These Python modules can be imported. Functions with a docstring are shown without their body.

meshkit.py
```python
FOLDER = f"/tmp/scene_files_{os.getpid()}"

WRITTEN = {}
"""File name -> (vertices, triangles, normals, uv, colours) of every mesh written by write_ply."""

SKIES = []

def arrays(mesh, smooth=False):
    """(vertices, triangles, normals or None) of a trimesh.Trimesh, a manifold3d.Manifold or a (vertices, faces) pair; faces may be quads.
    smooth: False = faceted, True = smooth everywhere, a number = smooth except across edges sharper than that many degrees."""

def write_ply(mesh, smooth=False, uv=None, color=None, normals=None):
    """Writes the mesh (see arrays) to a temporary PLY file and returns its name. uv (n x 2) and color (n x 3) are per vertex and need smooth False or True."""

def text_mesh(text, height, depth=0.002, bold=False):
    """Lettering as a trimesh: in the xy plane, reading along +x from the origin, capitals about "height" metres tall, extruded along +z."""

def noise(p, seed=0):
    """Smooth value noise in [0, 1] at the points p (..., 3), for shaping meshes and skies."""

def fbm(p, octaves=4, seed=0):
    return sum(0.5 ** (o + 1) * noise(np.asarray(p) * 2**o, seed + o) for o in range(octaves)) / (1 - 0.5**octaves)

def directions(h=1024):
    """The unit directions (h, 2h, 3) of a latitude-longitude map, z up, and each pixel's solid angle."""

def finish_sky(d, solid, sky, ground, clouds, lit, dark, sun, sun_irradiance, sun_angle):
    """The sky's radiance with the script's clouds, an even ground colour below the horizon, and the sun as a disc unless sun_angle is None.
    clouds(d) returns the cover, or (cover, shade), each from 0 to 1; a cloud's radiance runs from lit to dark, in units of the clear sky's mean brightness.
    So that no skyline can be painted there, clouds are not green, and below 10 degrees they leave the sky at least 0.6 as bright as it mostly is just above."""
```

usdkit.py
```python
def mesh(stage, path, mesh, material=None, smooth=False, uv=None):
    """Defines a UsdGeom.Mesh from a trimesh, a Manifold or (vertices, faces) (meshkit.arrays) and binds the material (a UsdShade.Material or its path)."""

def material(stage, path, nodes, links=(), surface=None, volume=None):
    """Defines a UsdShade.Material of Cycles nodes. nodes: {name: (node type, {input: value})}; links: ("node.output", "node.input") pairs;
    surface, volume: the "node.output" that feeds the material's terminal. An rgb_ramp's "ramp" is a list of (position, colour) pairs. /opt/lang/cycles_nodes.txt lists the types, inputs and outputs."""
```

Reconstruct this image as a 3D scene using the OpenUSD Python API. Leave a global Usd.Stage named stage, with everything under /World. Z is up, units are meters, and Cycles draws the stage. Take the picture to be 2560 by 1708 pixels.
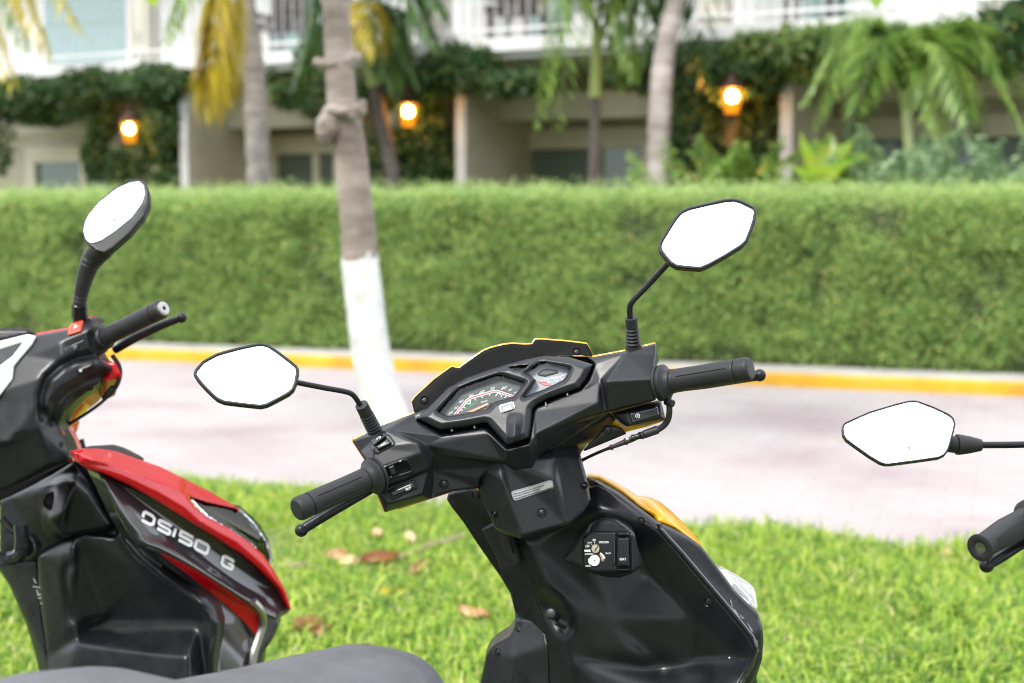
import math, random
import numpy as np, trimesh, shapely
from shapely.geometry import Polygon, LineString, Point, MultiPolygon
from shapely import affinity
from scipy.spatial import Delaunay
from scipy.ndimage import gaussian_filter, map_coordinates
from scipy.interpolate import griddata
from pxr import Usd, UsdGeom, UsdLux, UsdShade, Gf, Sdf, Vt
import usdkit, meshkit

random.seed(7)
rng = np.random.default_rng(7)
stage = Usd.Stage.CreateInMemory()
UsdGeom.SetStageUpAxis(stage, UsdGeom.Tokens.z)
UsdGeom.SetStageMetersPerUnit(stage, 1.0)
W = UsdGeom.Xform.Define(stage, '/World')
stage.SetDefaultPrim(W.GetPrim())
UsdGeom.Scope.Define(stage, '/World/Looks')

# ------------------------------------------------------------------ camera, sky, sun, exposure
CAM_H, FPX = 1.27, 50 / 36 * 2560            # eye height, focal length in photograph pixels
PITCH = math.atan((854 - 523) / FPX)         # the horizon lies above the middle of the frame
EXPOSURE = 1.4
SUN_EL, SUN_AZ = math.radians(52), math.radians(215)
cam = UsdGeom.Camera.Define(stage, '/World/camera')
cam.AddTranslateOp().Set(Gf.Vec3d(0, 0, CAM_H))
cam.AddRotateXOp().Set(90 - math.degrees(PITCH))
cam.CreateFocalLengthAttr(50.0)
cam.CreateHorizontalApertureAttr(36.0)
cam.CreateVerticalApertureAttr(36.0 * 683 / 1024)
cam.CreateClippingRangeAttr(Gf.Vec2f(0.05, 500))
cam.CreateFStopAttr(3.9)
cam.CreateFocusDistanceAttr(1.9)
cam.CreateExposureAttr(EXPOSURE)

sky = UsdLux.DomeLight.Define(stage, '/World/sky')
sky.GetPrim().SetCustomDataByKey('kind', 'structure')
skym = usdkit.material(stage, '/World/Looks/sky', {
    's': ('sky_texture', {'sky_type': 'single_scattering', 'sun_disc': False, 'sun_elevation': SUN_EL, 'sun_rotation': SUN_AZ}),
    'c': ('texture_coordinate', {}),
    'n': ('noise_texture', {'scale': 2.2, 'detail': 5.0, 'roughness': 0.55}),
    'r': ('rgb_ramp', {'ramp': [(0.0, (0.62, 0.62, 0.62)), (0.38, (0.8, 0.8, 0.8)), (0.62, (0.96, 0.96, 0.96)), (1.0, (1, 1, 1))]}),
    'm': ('mix_color', {'b': (8.75, 9.1, 9.75), 'use_clamp': False}),
    'b': ('background_shader', {'strength': 0.12}),
}, [('c.generated', 'n.vector'), ('n.fac', 'r.fac'), ('r.color', 'm.fac'), ('s.color', 'm.a'), ('m.result', 'b.color')], surface='b.background')
UsdShade.MaterialBindingAPI.Apply(sky.GetPrim()).Bind(skym)

sun = UsdLux.DistantLight.Define(stage, '/World/sun')
sun.CreateIntensityAttr(0.4)
sun.CreateAngleAttr(14.0)
sun.CreateNormalizeAttr(True)
sun.CreateColorAttr(Gf.Vec3f(1.0, 0.95, 0.88))
sun.AddRotateZOp().Set(-math.degrees(SUN_AZ))
sun.AddRotateXOp().Set(-(90 - math.degrees(SUN_EL)))

# ------------------------------------------------------------------ helpers
CP, SP = math.cos(PITCH), math.sin(PITCH)
CC = np.array([0, 0, CAM_H]); RX = np.array([1.0, 0, 0]); FW = np.array([0, CP, -SP]); UP = np.array([0, SP, CP])

def P(x, y, d):
    """The point whose picture lies at pixel (x, y) of the 2560 x 1708 photograph, d metres in front of the eye."""
    x, y, d = np.broadcast_arrays(np.asarray(x, float), np.asarray(y, float), np.asarray(d, float))
    return CC + d[..., None] * (FW + ((x - 1280) / FPX)[..., None] * RX + ((854 - y) / FPX)[..., None] * UP)

def ground(x, y, z=0.0):
    v = FW + (x - 1280) / FPX * RX + (854 - y) / FPX * UP
    return CC + v * (z - CAM_H) / v[2]

def zt(ox, oy, s):
    return lambda pts: [(ox + p[0] * s, oy + p[1] * s) + tuple(p[2:]) for p in pts]

Z1 = zt(840, 820, .38298); Z2 = zt(1080, 1180, .36596); ZD = zt(1040, 860, .19574); ZL = zt(700, 1060, .20426)
ZR = zt(1460, 840, .20426); ZML = zt(470, 840, .21277); ZMR = zt(1480, 460, .28066); Z3 = zt(0, 420, .52301)
Z4 = zt(0, 1080, .40042); Z6 = zt(2040, 960, .33163); Z8 = zt(600, 1180, .29979); ZK = zt(1440, 1280, .11481)

used = {}
def numbered(parent, name):
    k = used.get((parent, name), -1) + 1
    used[(parent, name)] = k
    return name if k == 0 else f'{name}_{k:03d}'

def pathof(parent):
    return '/World' if parent is None else str(parent.GetPath())

def obj(name, mesh, mat, parent=None, smooth=35):
    pp = pathof(parent)
    return usdkit.mesh(stage, f'{pp}/{numbered(pp, name)}', mesh, M[mat] if isinstance(mat, str) else mat, smooth).GetPrim()

def toned(prim, per=4, values=None):
    """Gives every leaf (each run of `per` points) its own tone."""
    m = UsdGeom.Mesh(prim); n = len(m.GetPointsAttr().Get())
    v = np.repeat(rng.uniform(0, 1, n // per + 1), per)[:n] if values is None else values
    UsdGeom.PrimvarsAPI(m).CreatePrimvar('tone', Sdf.ValueTypeNames.FloatArray, 'vertex').Set(Vt.FloatArray.FromNumpy(np.asarray(v, np.float32)))
    return prim

def tag(o, label=None, cat=None, group=None, kind=None):
    for k, v in (('label', label), ('category', cat), ('group', group), ('kind', kind)):
        if v: o.SetCustomDataByKey(k, v)
    return o

def thing(name, label, cat, group=None, loc=None):
    x = UsdGeom.Xform.Define(stage, '/World/' + numbered('/World', name))
    if loc is not None: x.AddTranslateOp().Set(Gf.Vec3d(*map(float, loc)))
    return tag(x.GetPrim(), label, cat, group)

def cat(ms):
    vs, fs, n = [], [], 0
    for m in ms:
        v, f = (m.vertices, m.faces) if hasattr(m, 'vertices') else m
        v = np.asarray(v); f = np.asarray(f)
        if f.shape[1] == 4: f = np.vstack([f[:, [0, 1, 2]], f[:, [0, 2, 3]]])
        vs.append(v); fs.append(f + n); n += len(v)
    return trimesh.Trimesh(np.vstack(vs), np.vstack(fs), process=False)

def smoothstep(t):
    t = np.clip(t, 0, 1); return t * t * (3 - 2 * t)

class Depth:
    """A distance over a patch of the photograph, from facets whose corners are (x, y, millimetres towards the eye), edges rounded by sigma pixels."""
    def __init__(self, facets, ref, sigma=3.0, step=2.0, pad=30, extra=None):
        tris = []
        for f in facets:
            for k in range(1, len(f) - 1): tris.append((f[0], f[k], f[k + 1]))
        T = np.array(tris, float); allp = T.reshape(-1, 3)
        self.x0, self.y0 = allp[:, :2].min(0) - pad; x1, y1 = allp[:, :2].max(0) + pad
        self.step = step
        gx = np.arange(self.x0, x1, step); gy = np.arange(self.y0, y1, step)
        X, Y = np.meshgrid(gx, gy); H = np.full(X.shape, np.nan)
        for a, b, c in T:
            den = (b[1] - c[1]) * (a[0] - c[0]) + (c[0] - b[0]) * (a[1] - c[1])
            if abs(den) < 1e-9: continue
            i0, i1 = np.searchsorted(gx, [min(a[0], b[0], c[0]) - 1, max(a[0], b[0], c[0]) + 1]); j0, j1 = np.searchsorted(gy, [min(a[1], b[1], c[1]) - 1, max(a[1], b[1], c[1]) + 1])
            x, y = X[j0:j1, i0:i1], Y[j0:j1, i0:i1]
            l1 = ((b[1] - c[1]) * (x - c[0]) + (c[0] - b[0]) * (y - c[1])) / den
            l2 = ((c[1] - a[1]) * (x - c[0]) + (a[0] - c[0]) * (y - c[1])) / den
            ins = (l1 > -1e-6) & (l2 > -1e-6) & (l1 + l2 < 1 + 1e-6) & np.isnan(H[j0:j1, i0:i1])
            H[j0:j1, i0:i1][ins] = (l1 * a[2] + l2 * b[2] + (1 - l1 - l2) * c[2])[ins]
        m = np.isnan(H)
        if m.any():
            u = np.unique(allp, axis=0)
            lin = griddata(u[:, :2], u[:, 2], (X[m], Y[m]), 'linear') if len(u) > 3 else np.full(m.sum(), np.nan)
            from scipy.ndimage import distance_transform_edt
            H[m] = lin
            m2 = np.isnan(H)
            if m2.any():
                idx = distance_transform_edt(m2, return_distances=False, return_indices=True)
                H = H[tuple(idx)]
        if extra is not None: H = extra(X, Y, H)
        self.H = gaussian_filter(H, sigma / step, mode='nearest'); self.ref = ref
    def __call__(self, x, y):
        x, y = np.broadcast_arrays(np.asarray(x, float), np.asarray(y, float))
        h = map_coordinates(self.H, [(y - self.y0).ravel() / self.step, (x - self.x0).ravel() / self.step], order=1, mode='nearest').reshape(x.shape)
        r = self.ref(x, y) if callable(self.ref) else self.ref
        return r - h / 1000

def fixed(d): return lambda x, y: np.zeros(np.broadcast(x, y).shape) + d
def lifted(fn, mm): return lambda x, y: fn(x, y) - mm / 1000

def rounded(pts, r):
    p = Polygon([q[:2] for q in pts])
    return p.buffer(-r, join_style=1).buffer(2 * r, join_style=1).buffer(-r, join_style=1) if r else p

def panel(poly, dfn, res=4.0, back=0.012, lip=0.004, lipw=8.0, bdir=None, shrink=1.0):
    """A solid plate over the polygon: front at dfn with a rounded rim, closed behind."""
    if not isinstance(poly, (Polygon, MultiPolygon)): poly = Polygon([q[:2] for q in poly])
    if isinstance(poly, MultiPolygon): poly = max(poly.geoms, key=lambda g: g.area)
    if not poly.is_valid: poly = poly.buffer(0)
    rings = []
    for r in [poly.exterior] + list(poly.interiors):
        n = max(8, int(r.length / res))
        rings.append(np.array([r.interpolate(k / n, normalized=True).coords[0] for k in range(n)]))
    # keep the outline's own corners
    rings2 = []
    for r, rr in zip([poly.exterior] + list(poly.interiors), rings):
        c = np.array(r.coords)[:-1]
        s = np.concatenate([np.linspace(0, r.length, len(rr), endpoint=False), [r.project(Point(p)) for p in c]])
        s = np.sort(s); s = s[np.concatenate([[True], np.diff(s) > res * 0.25])]
        rings2.append(np.array([r.interpolate(t).coords[0] for t in s]))
    B = np.vstack(rings2)
    x0, y0, x1, y1 = poly.bounds
    gx, gy = np.meshgrid(np.arange(x0 + res / 2, x1, res), np.arange(y0 + res / 2, y1, res))
    gx[1::2] += res / 2
    g = np.c_[gx.ravel(), gy.ravel()]
    inner = poly.buffer(-0.45 * res)
    g = g[shapely.contains_xy(inner, g[:, 0], g[:, 1])] if not inner.is_empty else np.zeros((0, 2))
    # an extra ring close to the rim so that the rounding is fine
    V = np.vstack([B, g]); n_b = len(B)
    tri = Delaunay(V).simplices
    c = V[tri].mean(1)
    tri = tri[shapely.contains_xy(poly, c[:, 0], c[:, 1])]
    a, b, cc = V[tri[:, 0]], V[tri[:, 1]], V[tri[:, 2]]
    sgn = (b[:, 0] - a[:, 0]) * (cc[:, 1] - a[:, 1]) - (b[:, 1] - a[:, 1]) * (cc[:, 0] - a[:, 0])
    ok = np.abs(sgn) > 1e-6; tri, sgn = tri[ok], sgn[ok]
    tri[sgn > 0] = tri[sgn > 0][:, ::-1]
    dist = shapely.distance(poly.boundary, shapely.points(V))
    d = dfn(V[:, 0], V[:, 1]) + (lip * (1 - np.sqrt(np.clip(1 - (1 - np.clip(dist / lipw, 0, 1)) ** 2, 0, 1))) if lip else 0)
    front = P(V[:, 0], V[:, 1], d)
    bd = FW if bdir is None else np.asarray(bdir, float) / np.linalg.norm(bdir)
    rear = front + bd * back
    if shrink != 1.0:
        m = rear.mean(0); rear = m + (rear - m) * shrink
    parts = [(front, tri), (rear, tri[:, ::-1])]
    k = 0
    for r in rings2:
        n = len(r); i = np.arange(n); j = (i + 1) % n
        wv = np.vstack([front[k:k + n], rear[k:k + n]])
        area = np.sum(r[i, 0] * r[j, 1] - r[j, 0] * r[i, 1])
        q = np.c_[i, j, j + n, i + n] if area < 0 else np.c_[j, i, i + n, j + n]
        parts.append((wv, q[:, ::-1])); k += n
    m = cat(parts)
    return m

def fix(m):
    m = trimesh.Trimesh(m.vertices, m.faces, process=True)
    trimesh.repair.fix_normals(m)
    return m

def pad(poly, dfn, mm, bev=6.0, res=3.0, back=0.006):
    if not isinstance(poly, (Polygon, MultiPolygon)): poly = Polygon([q[:2] for q in poly])
    return panel(poly, lifted(dfn, mm), res, back + mm / 1000, lip=min(mm / 1000 * 0.8, 0.003), lipw=bev)

def decal(poly, dfn, lift=0.0005, th=0.0003):
    ms = []
    for g in getattr(poly, 'geoms', [poly]):
        if g.is_empty: continue
        m = trimesh.creation.extrude_polygon(g, 1.0, engine='earcut')
        v = np.asarray(m.vertices)
        ms.append((P(v[:, 0], v[:, 1], dfn(v[:, 0], v[:, 1]) - lift - v[:, 2] * th), np.asarray(m.faces)[:, ::-1]))
    return cat(ms)

def line(pts, w):
    return LineString([p[:2] for p in pts]).buffer(w / 2, cap_style=2, join_style=2)

def words(text, at, ux, uy, dfn, bold=True, lift=0.0006, th=0.0003):
    """Lettering printed on a surface: at = lower left corner, ux = run of one capital height along the line, uy = the capitals' rise, all in pixels."""
    m = meshkit.text_mesh(text, 1.0, 1.0, bold)
    v = np.asarray(m.vertices)
    x = at[0] + v[:, 0] * ux[0] + v[:, 1] * uy[0]; y = at[1] + v[:, 0] * ux[1] + v[:, 1] * uy[1]
    return trimesh.Trimesh(P(x, y, dfn(x, y) - lift - v[:, 2] * th), m.faces, process=False)

def frames(path):
    p = np.asarray(path, float); t = np.gradient(p, axis=0); t /= np.linalg.norm(t, axis=1, keepdims=True)
    a = np.array([0, 0, 1.0]) if abs(t[0][2]) < .9 else np.array([1.0, 0, 0])
    u = np.cross(t[0], a); u /= np.linalg.norm(u); U = [u]
    for k in range(1, len(p)):
        u = U[-1] - t[k] * np.dot(U[-1], t[k]); U.append(u / np.linalg.norm(u))
    U = np.array(U); return p, t, U, np.cross(t, U)

def curve(pts, n=24):
    """A smooth run through the points (Catmull-Rom)."""
    p = np.asarray(pts, float)
    if len(p) == 2: return p[0] + (p[1] - p[0]) * np.linspace(0, 1, n)[:, None]
    q = np.vstack([2 * p[0] - p[1], p, 2 * p[-1] - p[-2]]); out = []
    per = max(2, n // (len(p) - 1))
    for k in range(1, len(q) - 2):
        t = np.linspace(0, 1, per, endpoint=False)[:, None]
        a, b, c, d = q[k - 1:k + 3]
        out.append(0.5 * (2 * b + (c - a) * t + (2 * a - 5 * b + 4 * c - d) * t ** 2 + (3 * b - a - 3 * c + d) * t ** 3))
    return np.vstack(out + [p[-1:]])

def tube(path, radii, n=16, caps=True, mod=None):
    p, t, U, V = frames(path); k = len(p)
    r = np.broadcast_to(np.asarray(radii, float), (k,)) if np.ndim(radii) < 2 else None
    th = np.linspace(0, 2 * np.pi, n, endpoint=False)
    R = r[:, None] * np.ones((1, n))
    if mod is not None: R = R * mod(np.arange(k)[:, None] / max(1, k - 1), th[None, :], p)
    v = p[:, None] + R[..., None] * (np.cos(th)[None, :, None] * U[:, None] + np.sin(th)[None, :, None] * V[:, None])
    v = v.reshape(-1, 3); i, j = np.meshgrid(np.arange(k - 1), np.arange(n), indexing='ij'); j2 = (j + 1) % n
    f = np.stack([i * n + j, i * n + j2, (i + 1) * n + j2, (i + 1) * n + j], -1).reshape(-1, 4)
    parts = [(v, f)]
    if caps:
        for e, o in ((0, 1), (k - 1, 0)):
            ring = v[e * n:(e + 1) * n]; c = np.vstack([ring, p[e]])
            a = np.arange(n); b = (a + 1) % n
            parts.append((c, np.c_[b, a, np.full(n, n)] if o else np.c_[a, b, np.full(n, n)]))
    return cat(parts)

def lathe(p0, p1, prof, n=32, mod=None):
    """Turned about the line p0 > p1; prof = (millimetres along, radius in mm)."""
    p0, p1 = np.asarray(p0, float), np.asarray(p1, float); ax = (p1 - p0) / np.linalg.norm(p1 - p0)
    pr = np.array(prof, float) / 1000
    path = p0 + ax * pr[:, :1]
    a = np.array([0, 0, 1.0]) if abs(ax[2]) < .9 else np.array([1.0, 0, 0])
    U = np.cross(ax, a); U /= np.linalg.norm(U); V = np.cross(ax, U)
    th = np.linspace(0, 2 * np.pi, n, endpoint=False)
    R = pr[:, 1:2] * np.ones((1, n))
    if mod is not None: R = R + mod(pr[:, :1] * 1000, th[None, :]) / 1000
    v = (path[:, None] + R[..., None] * (np.cos(th)[None, :, None] * U + np.sin(th)[None, :, None] * V)).reshape(-1, 3)
    k = len(pr); i, j = np.meshgrid(np.arange(k - 1), np.arange(n), indexing='ij'); j2 = (j + 1) % n
    return trimesh.Trimesh(v, np.vstack([np.stack([i * n + j, i * n + j2, (i + 1) * n + j2], -1).reshape(-1, 3), np.stack([i * n + j, (i + 1) * n + j2, (i + 1) * n + j], -1).reshape(-1, 3)]), process=False)

def ball(c, r, sub=2, sc=(1, 1, 1)):
    m = trimesh.creation.icosphere(sub, r); m.apply_scale(sc); m.apply_translation(c); return m

def box(lo, hi):
    m = trimesh.creation.box(np.asarray(hi, float) - lo); m.apply_translation((np.asarray(hi, float) + lo) / 2); return m

def normal_at(dfn, x, y, e=6.0):
    a, b, c, d = (P(x + e, y, dfn(x + e, y)), P(x - e, y, dfn(x - e, y)), P(x, y + e, dfn(x, y + e)), P(x, y - e, dfn(x, y - e)))
    n = np.cross(a - b, c - d).ravel(); n /= np.linalg.norm(n)
    return n if n @ FW < 0 else -n

# ------------------------------------------------------------------ materials
M = {}
def mat(name, nodes, links=(), surface='p.BSDF'):
    M[name] = usdkit.material(stage, '/World/Looks/' + name, nodes, links, surface=surface)

def plain(name, color, rough=0.5, **kw):
    mat(name, {'p': ('principled_bsdf', {'base_color': color, 'roughness': rough, **kw})})

def grained(name, color, rough=0.5, scale=900, bump=0.25, dist=0.0006, var=0.25, big=25, **kw):
    """Moulded plastic or rubber: an even grain, faint patches of wear and dust."""
    lo = tuple(c * (1 - var) for c in color); hi = tuple(min(1, c * (1 + var) + 0.004 * var) for c in color)
    mat(name, {'g': ('geometry', {}), 'n': ('noise_texture', {'scale': scale, 'detail': 2.0}), 'w': ('noise_texture', {'scale': big, 'detail': 4.0, 'roughness': 0.6}),
               'c': ('rgb_ramp', {'ramp': [(0.3, lo), (0.7, hi)]}), 'r': ('map_range', {'from_min': 0.3, 'from_max': 0.7, 'to_min': rough - 0.07, 'to_max': rough + 0.09, 'clamp': True}),
               'b': ('bump', {'strength': bump, 'distance': dist}), 'p': ('principled_bsdf', dict(kw))},
        [('g.position', 'n.vector'), ('g.position', 'w.vector'), ('w.fac', 'c.fac'), ('w.fac', 'r.value'), ('n.fac', 'b.height'), ('c.color', 'p.base_color'), ('r.result', 'p.roughness'), ('b.normal', 'p.normal')])

def leafy(name, stops, rough=0.45, trans=0.35, spec=0.5):
    """Leaves: every blade or leaf takes its own tone; light comes through."""
    tr = [(p, tuple(min(1, c * 1.5) for c in col)) for p, col in stops]
    mat(name, {'g': ('attribute', {'attribute': 'tone'}), 'a': ('rgb_ramp', {'ramp': stops}), 't': ('rgb_ramp', {'ramp': tr}), 'p': ('principled_bsdf', {'roughness': rough, 'specular_ior_level': spec}),
               'l': ('translucent_bsdf', {}), 'x': ('mix_closure', {'fac': trans})},
        [('g.fac', 'a.fac'), ('g.fac', 't.fac'), ('a.color', 'p.base_color'), ('t.color', 'l.color'), ('p.BSDF', 'x.closure1'), ('l.BSDF', 'x.closure2')], surface='x.closure')

grained('black_plastic', (0.0060, 0.0066, 0.0086), 0.33, var=0.25, specular_ior_level=0.38)
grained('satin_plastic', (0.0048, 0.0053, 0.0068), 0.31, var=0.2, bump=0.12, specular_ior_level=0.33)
grained('rubber', (0.010, 0.010, 0.0112), 0.52, scale=1400, bump=0.3, var=0.15, specular_ior_level=0.4)
grained('dull_black', (0.0035, 0.0035, 0.0042), 0.6, var=0.2, specular_ior_level=0.12)
plain('gloss_black', (0.008, 0.008, 0.009), 0.12, coat_weight=0.4)
grained('seat_vinyl', (0.075, 0.075, 0.085), 0.46, scale=700, bump=0.5, dist=0.001, var=0.15)
plain('yellow_paint', (0.64, 0.325, 0.003), 0.3, coat_weight=0.5, coat_roughness=0.06)
plain('badge_grey', (0.10, 0.11, 0.13), 0.35)
plain('red_paint', (0.40, 0.0025, 0.008), 0.28, coat_weight=0.35, coat_roughness=0.02, specular_ior_level=0.3)
plain('red_button', (0.62, 0.05, 0.02), 0.4)
plain('mirror_glass', (0.80, 0.825, 0.84), 0.02, metallic=1.0)
plain('steel', (0.34, 0.33, 0.32), 0.36, metallic=1.0)
plain('dark_steel', (0.05, 0.05, 0.052), 0.4, metallic=1.0)
plain('silver_label', (0.42, 0.42, 0.43), 0.4, metallic=0.6)
plain('print_white', (0.66, 0.66, 0.66), 0.5)
plain('print_black', (0.015, 0.015, 0.016), 0.6)
plain('print_red', (0.55, 0.03, 0.03), 0.5)
plain('print_green', (0.03, 0.42, 0.10), 0.5)
plain('needle_orange', (0.85, 0.28, 0.15), 0.5)
plain('dial_face', (0.012, 0.018, 0.014), 0.5)
plain('fuel_face_glare', (0.30, 0.29, 0.33), 0.5)  # pale tone paints the reflection over the fuel gauge
plain('white_plastic_and_glare', (0.75, 0.75, 0.74), 0.3)
plain('amber_plastic', (0.75, 0.42, 0.03), 0.25)
plain('gold_metal', (0.60, 0.52, 0.38), 0.35, metallic=1.0)
for nm, rough in (('clear_pane', 0.01), ('dial_lens', 0.01)):
    mat(nm, {'f': ('fresnel', {'IOR': 1.5 if nm == 'clear_pane' else 1.26}), 't': ('transparent_bsdf', {'color': (0.93, 0.95, 0.95)}), 'g': ('glossy_bsdf', {'color': (1, 1, 1), 'roughness': rough}), 'x': ('mix_closure', {})},
        [('f.fac', 'x.fac'), ('t.BSDF', 'x.closure1'), ('g.BSDF', 'x.closure2')], surface='x.closure')
plain('lens_plastic', (0.85, 0.85, 0.82), 0.12, transmission_weight=0.85, ior=1.45)

# =================================================================== THE SETTING
VD = np.array([1, -0.35]); VD = VD / np.linalg.norm(VD)          # the street's run
VN = np.array([-VD[1], VD[0]])                                    # across it, away from the eye
def street(s, w, z=0.0):
    """s metres along the street, w metres beyond the near kerb line (which passes 6.1 m before the eye)."""
    o = np.array([0.0, 5.86])
    q = o + np.multiply.outer(s, VD) + np.multiply.outer(w, VN)
    return np.concatenate([q, np.broadcast_to(z, q.shape[:-1])[..., None]], -1)

def strip_sheet(w0, w1, z0, z1, s0=-40, s1=40, ns=120, nw=6, noise=0.0, jag=0.0):
    S, Wd = np.meshgrid(np.linspace(s0, s1, ns), np.linspace(0, 1, nw))
    p = street(S, w0 + (w1 - w0) * Wd, z0 + (z1 - z0) * Wd)
    f = [(j * ns + i, j * ns + i + 1, (j + 1) * ns + i + 1, (j + 1) * ns + i) for j in range(nw - 1) for i in range(ns - 1)]
    return (p.reshape(-1, 3), np.array(f))

mat('soil', {'g': ('geometry', {}), 'n': ('noise_texture', {'scale': 9.0, 'detail': 6.0}), 'c': ('rgb_ramp', {'ramp': [(0.3, (0.07, 0.10, 0.022)), (0.55, (0.12, 0.15, 0.035)), (0.8, (0.19, 0.17, 0.07))]}),
             'p': ('principled_bsdf', {'roughness': 0.9})}, [('g.position', 'n.vector'), ('n.fac', 'c.fac'), ('c.color', 'p.base_color')])
mat('paving', {'g': ('geometry', {}), 'm': ('mapping', {'rotation': (0, 0, math.atan2(-VD[1], VD[0]))}), 'k': ('brick_texture', {'color1': (0.348, 0.312, 0.309), 'color2': (0.375, 0.341, 0.338), 'mortar': (0.305, 0.276, 0.274), 'scale': 1.0, 'mortar_size': 0.006, 'mortar_smooth': 0.4, 'brick_width': 0.24, 'row_height': 0.12}),
               'n': ('noise_texture', {'scale': 0.9, 'detail': 5.0}), 'c': ('rgb_ramp', {'ramp': [(0.3, (0.74, 0.66, 0.69)), (0.5, (0.94, 0.91, 0.915)), (0.7, (1.0, 1.0, 0.99))]}),
               'n2': ('noise_texture', {'scale': 45.0, 'detail': 3.0}), 'c2': ('rgb_ramp', {'ramp': [(0.25, (0.86, 0.86, 0.86)), (0.6, (1, 1, 1))]}),
               'x': ('mix_color', {'blend_type': 'multiply', 'fac': 1.0}), 'y': ('mix_color', {'blend_type': 'multiply', 'fac': 1.0}),
               'b': ('bump', {'strength': 0.3, 'distance': 0.004, 'invert': True}), 'p': ('principled_bsdf', {'roughness': 0.75})},
    [('g.position', 'm.vector'), ('m.vector', 'k.vector'), ('g.position', 'n.vector'), ('g.position', 'n2.vector'), ('n.fac', 'c.fac'), ('n2.fac', 'c2.fac'), ('k.color', 'x.a'), ('c.color', 'x.b'), ('x.result', 'y.a'), ('c2.color', 'y.b'),
     ('y.result', 'p.base_color'), ('k.fac', 'b.height'), ('b.normal', 'p.normal')])
def stained(name, a, b, c, scale=3.0, rough=0.75, fine=60.0):
    mat(name, {'g': ('geometry', {}), 'n': ('noise_texture', {'scale': scale, 'detail': 6.0, 'roughness': 0.62}), 'c': ('rgb_ramp', {'ramp': [(0.28, a), (0.5, b), (0.75, c)]}),
               'f': ('noise_texture', {'scale': fine, 'detail': 3.0}), 'b': ('bump', {'strength': 0.3, 'distance': 0.004}), 'p': ('principled_bsdf', {'roughness': rough})},
        [('g.position', 'n.vector'), ('g.position', 'f.vector'), ('n.fac', 'c.fac'), ('c.color', 'p.base_color'), ('f.fac', 'b.height'), ('b.normal', 'p.normal')])
stained('yellow_kerb', (0.38, 0.19, 0.014), (0.52, 0.285, 0.004), (0.55, 0.34, 0.05))
stained('kerb_concrete', (0.26, 0.24, 0.22), (0.36, 0.34, 0.32), (0.44, 0.42, 0.40))
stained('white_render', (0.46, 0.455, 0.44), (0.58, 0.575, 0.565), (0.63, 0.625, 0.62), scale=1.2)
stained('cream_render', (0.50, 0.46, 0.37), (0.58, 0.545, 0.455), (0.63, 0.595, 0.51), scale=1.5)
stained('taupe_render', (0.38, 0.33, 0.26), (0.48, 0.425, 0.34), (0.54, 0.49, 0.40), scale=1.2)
stained('beige_render', (0.56, 0.50, 0.40), (0.66, 0.60, 0.49), (0.72, 0.66, 0.55), scale=1.2)
stained('weathered_white', (0.28, 0.28, 0.265), (0.38, 0.38, 0.37), (0.45, 0.45, 0.44), scale=2.0)
stained('limewash', (0.38, 0.38, 0.365), (0.54, 0.54, 0.53), (0.60, 0.60, 0.59), scale=11.0)

terrain = (np.array([(-250, -250, -0.03), (250, -250, -0.03), (250, 250, -0.03), (-250, 250, -0.03)], float), np.array([(0, 1, 2, 3)]))
tag(obj('ground', terrain, 'soil', smooth=False), kind='structure')
def lawn_height(x, y):
    p = np.stack([np.asarray(x) * 1.3, np.asarray(y) * 1.3, np.zeros_like(x)], -1)
    return 0.035 * (meshkit.fbm(p, 3, 3) - 0.5) + 0.012
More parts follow.
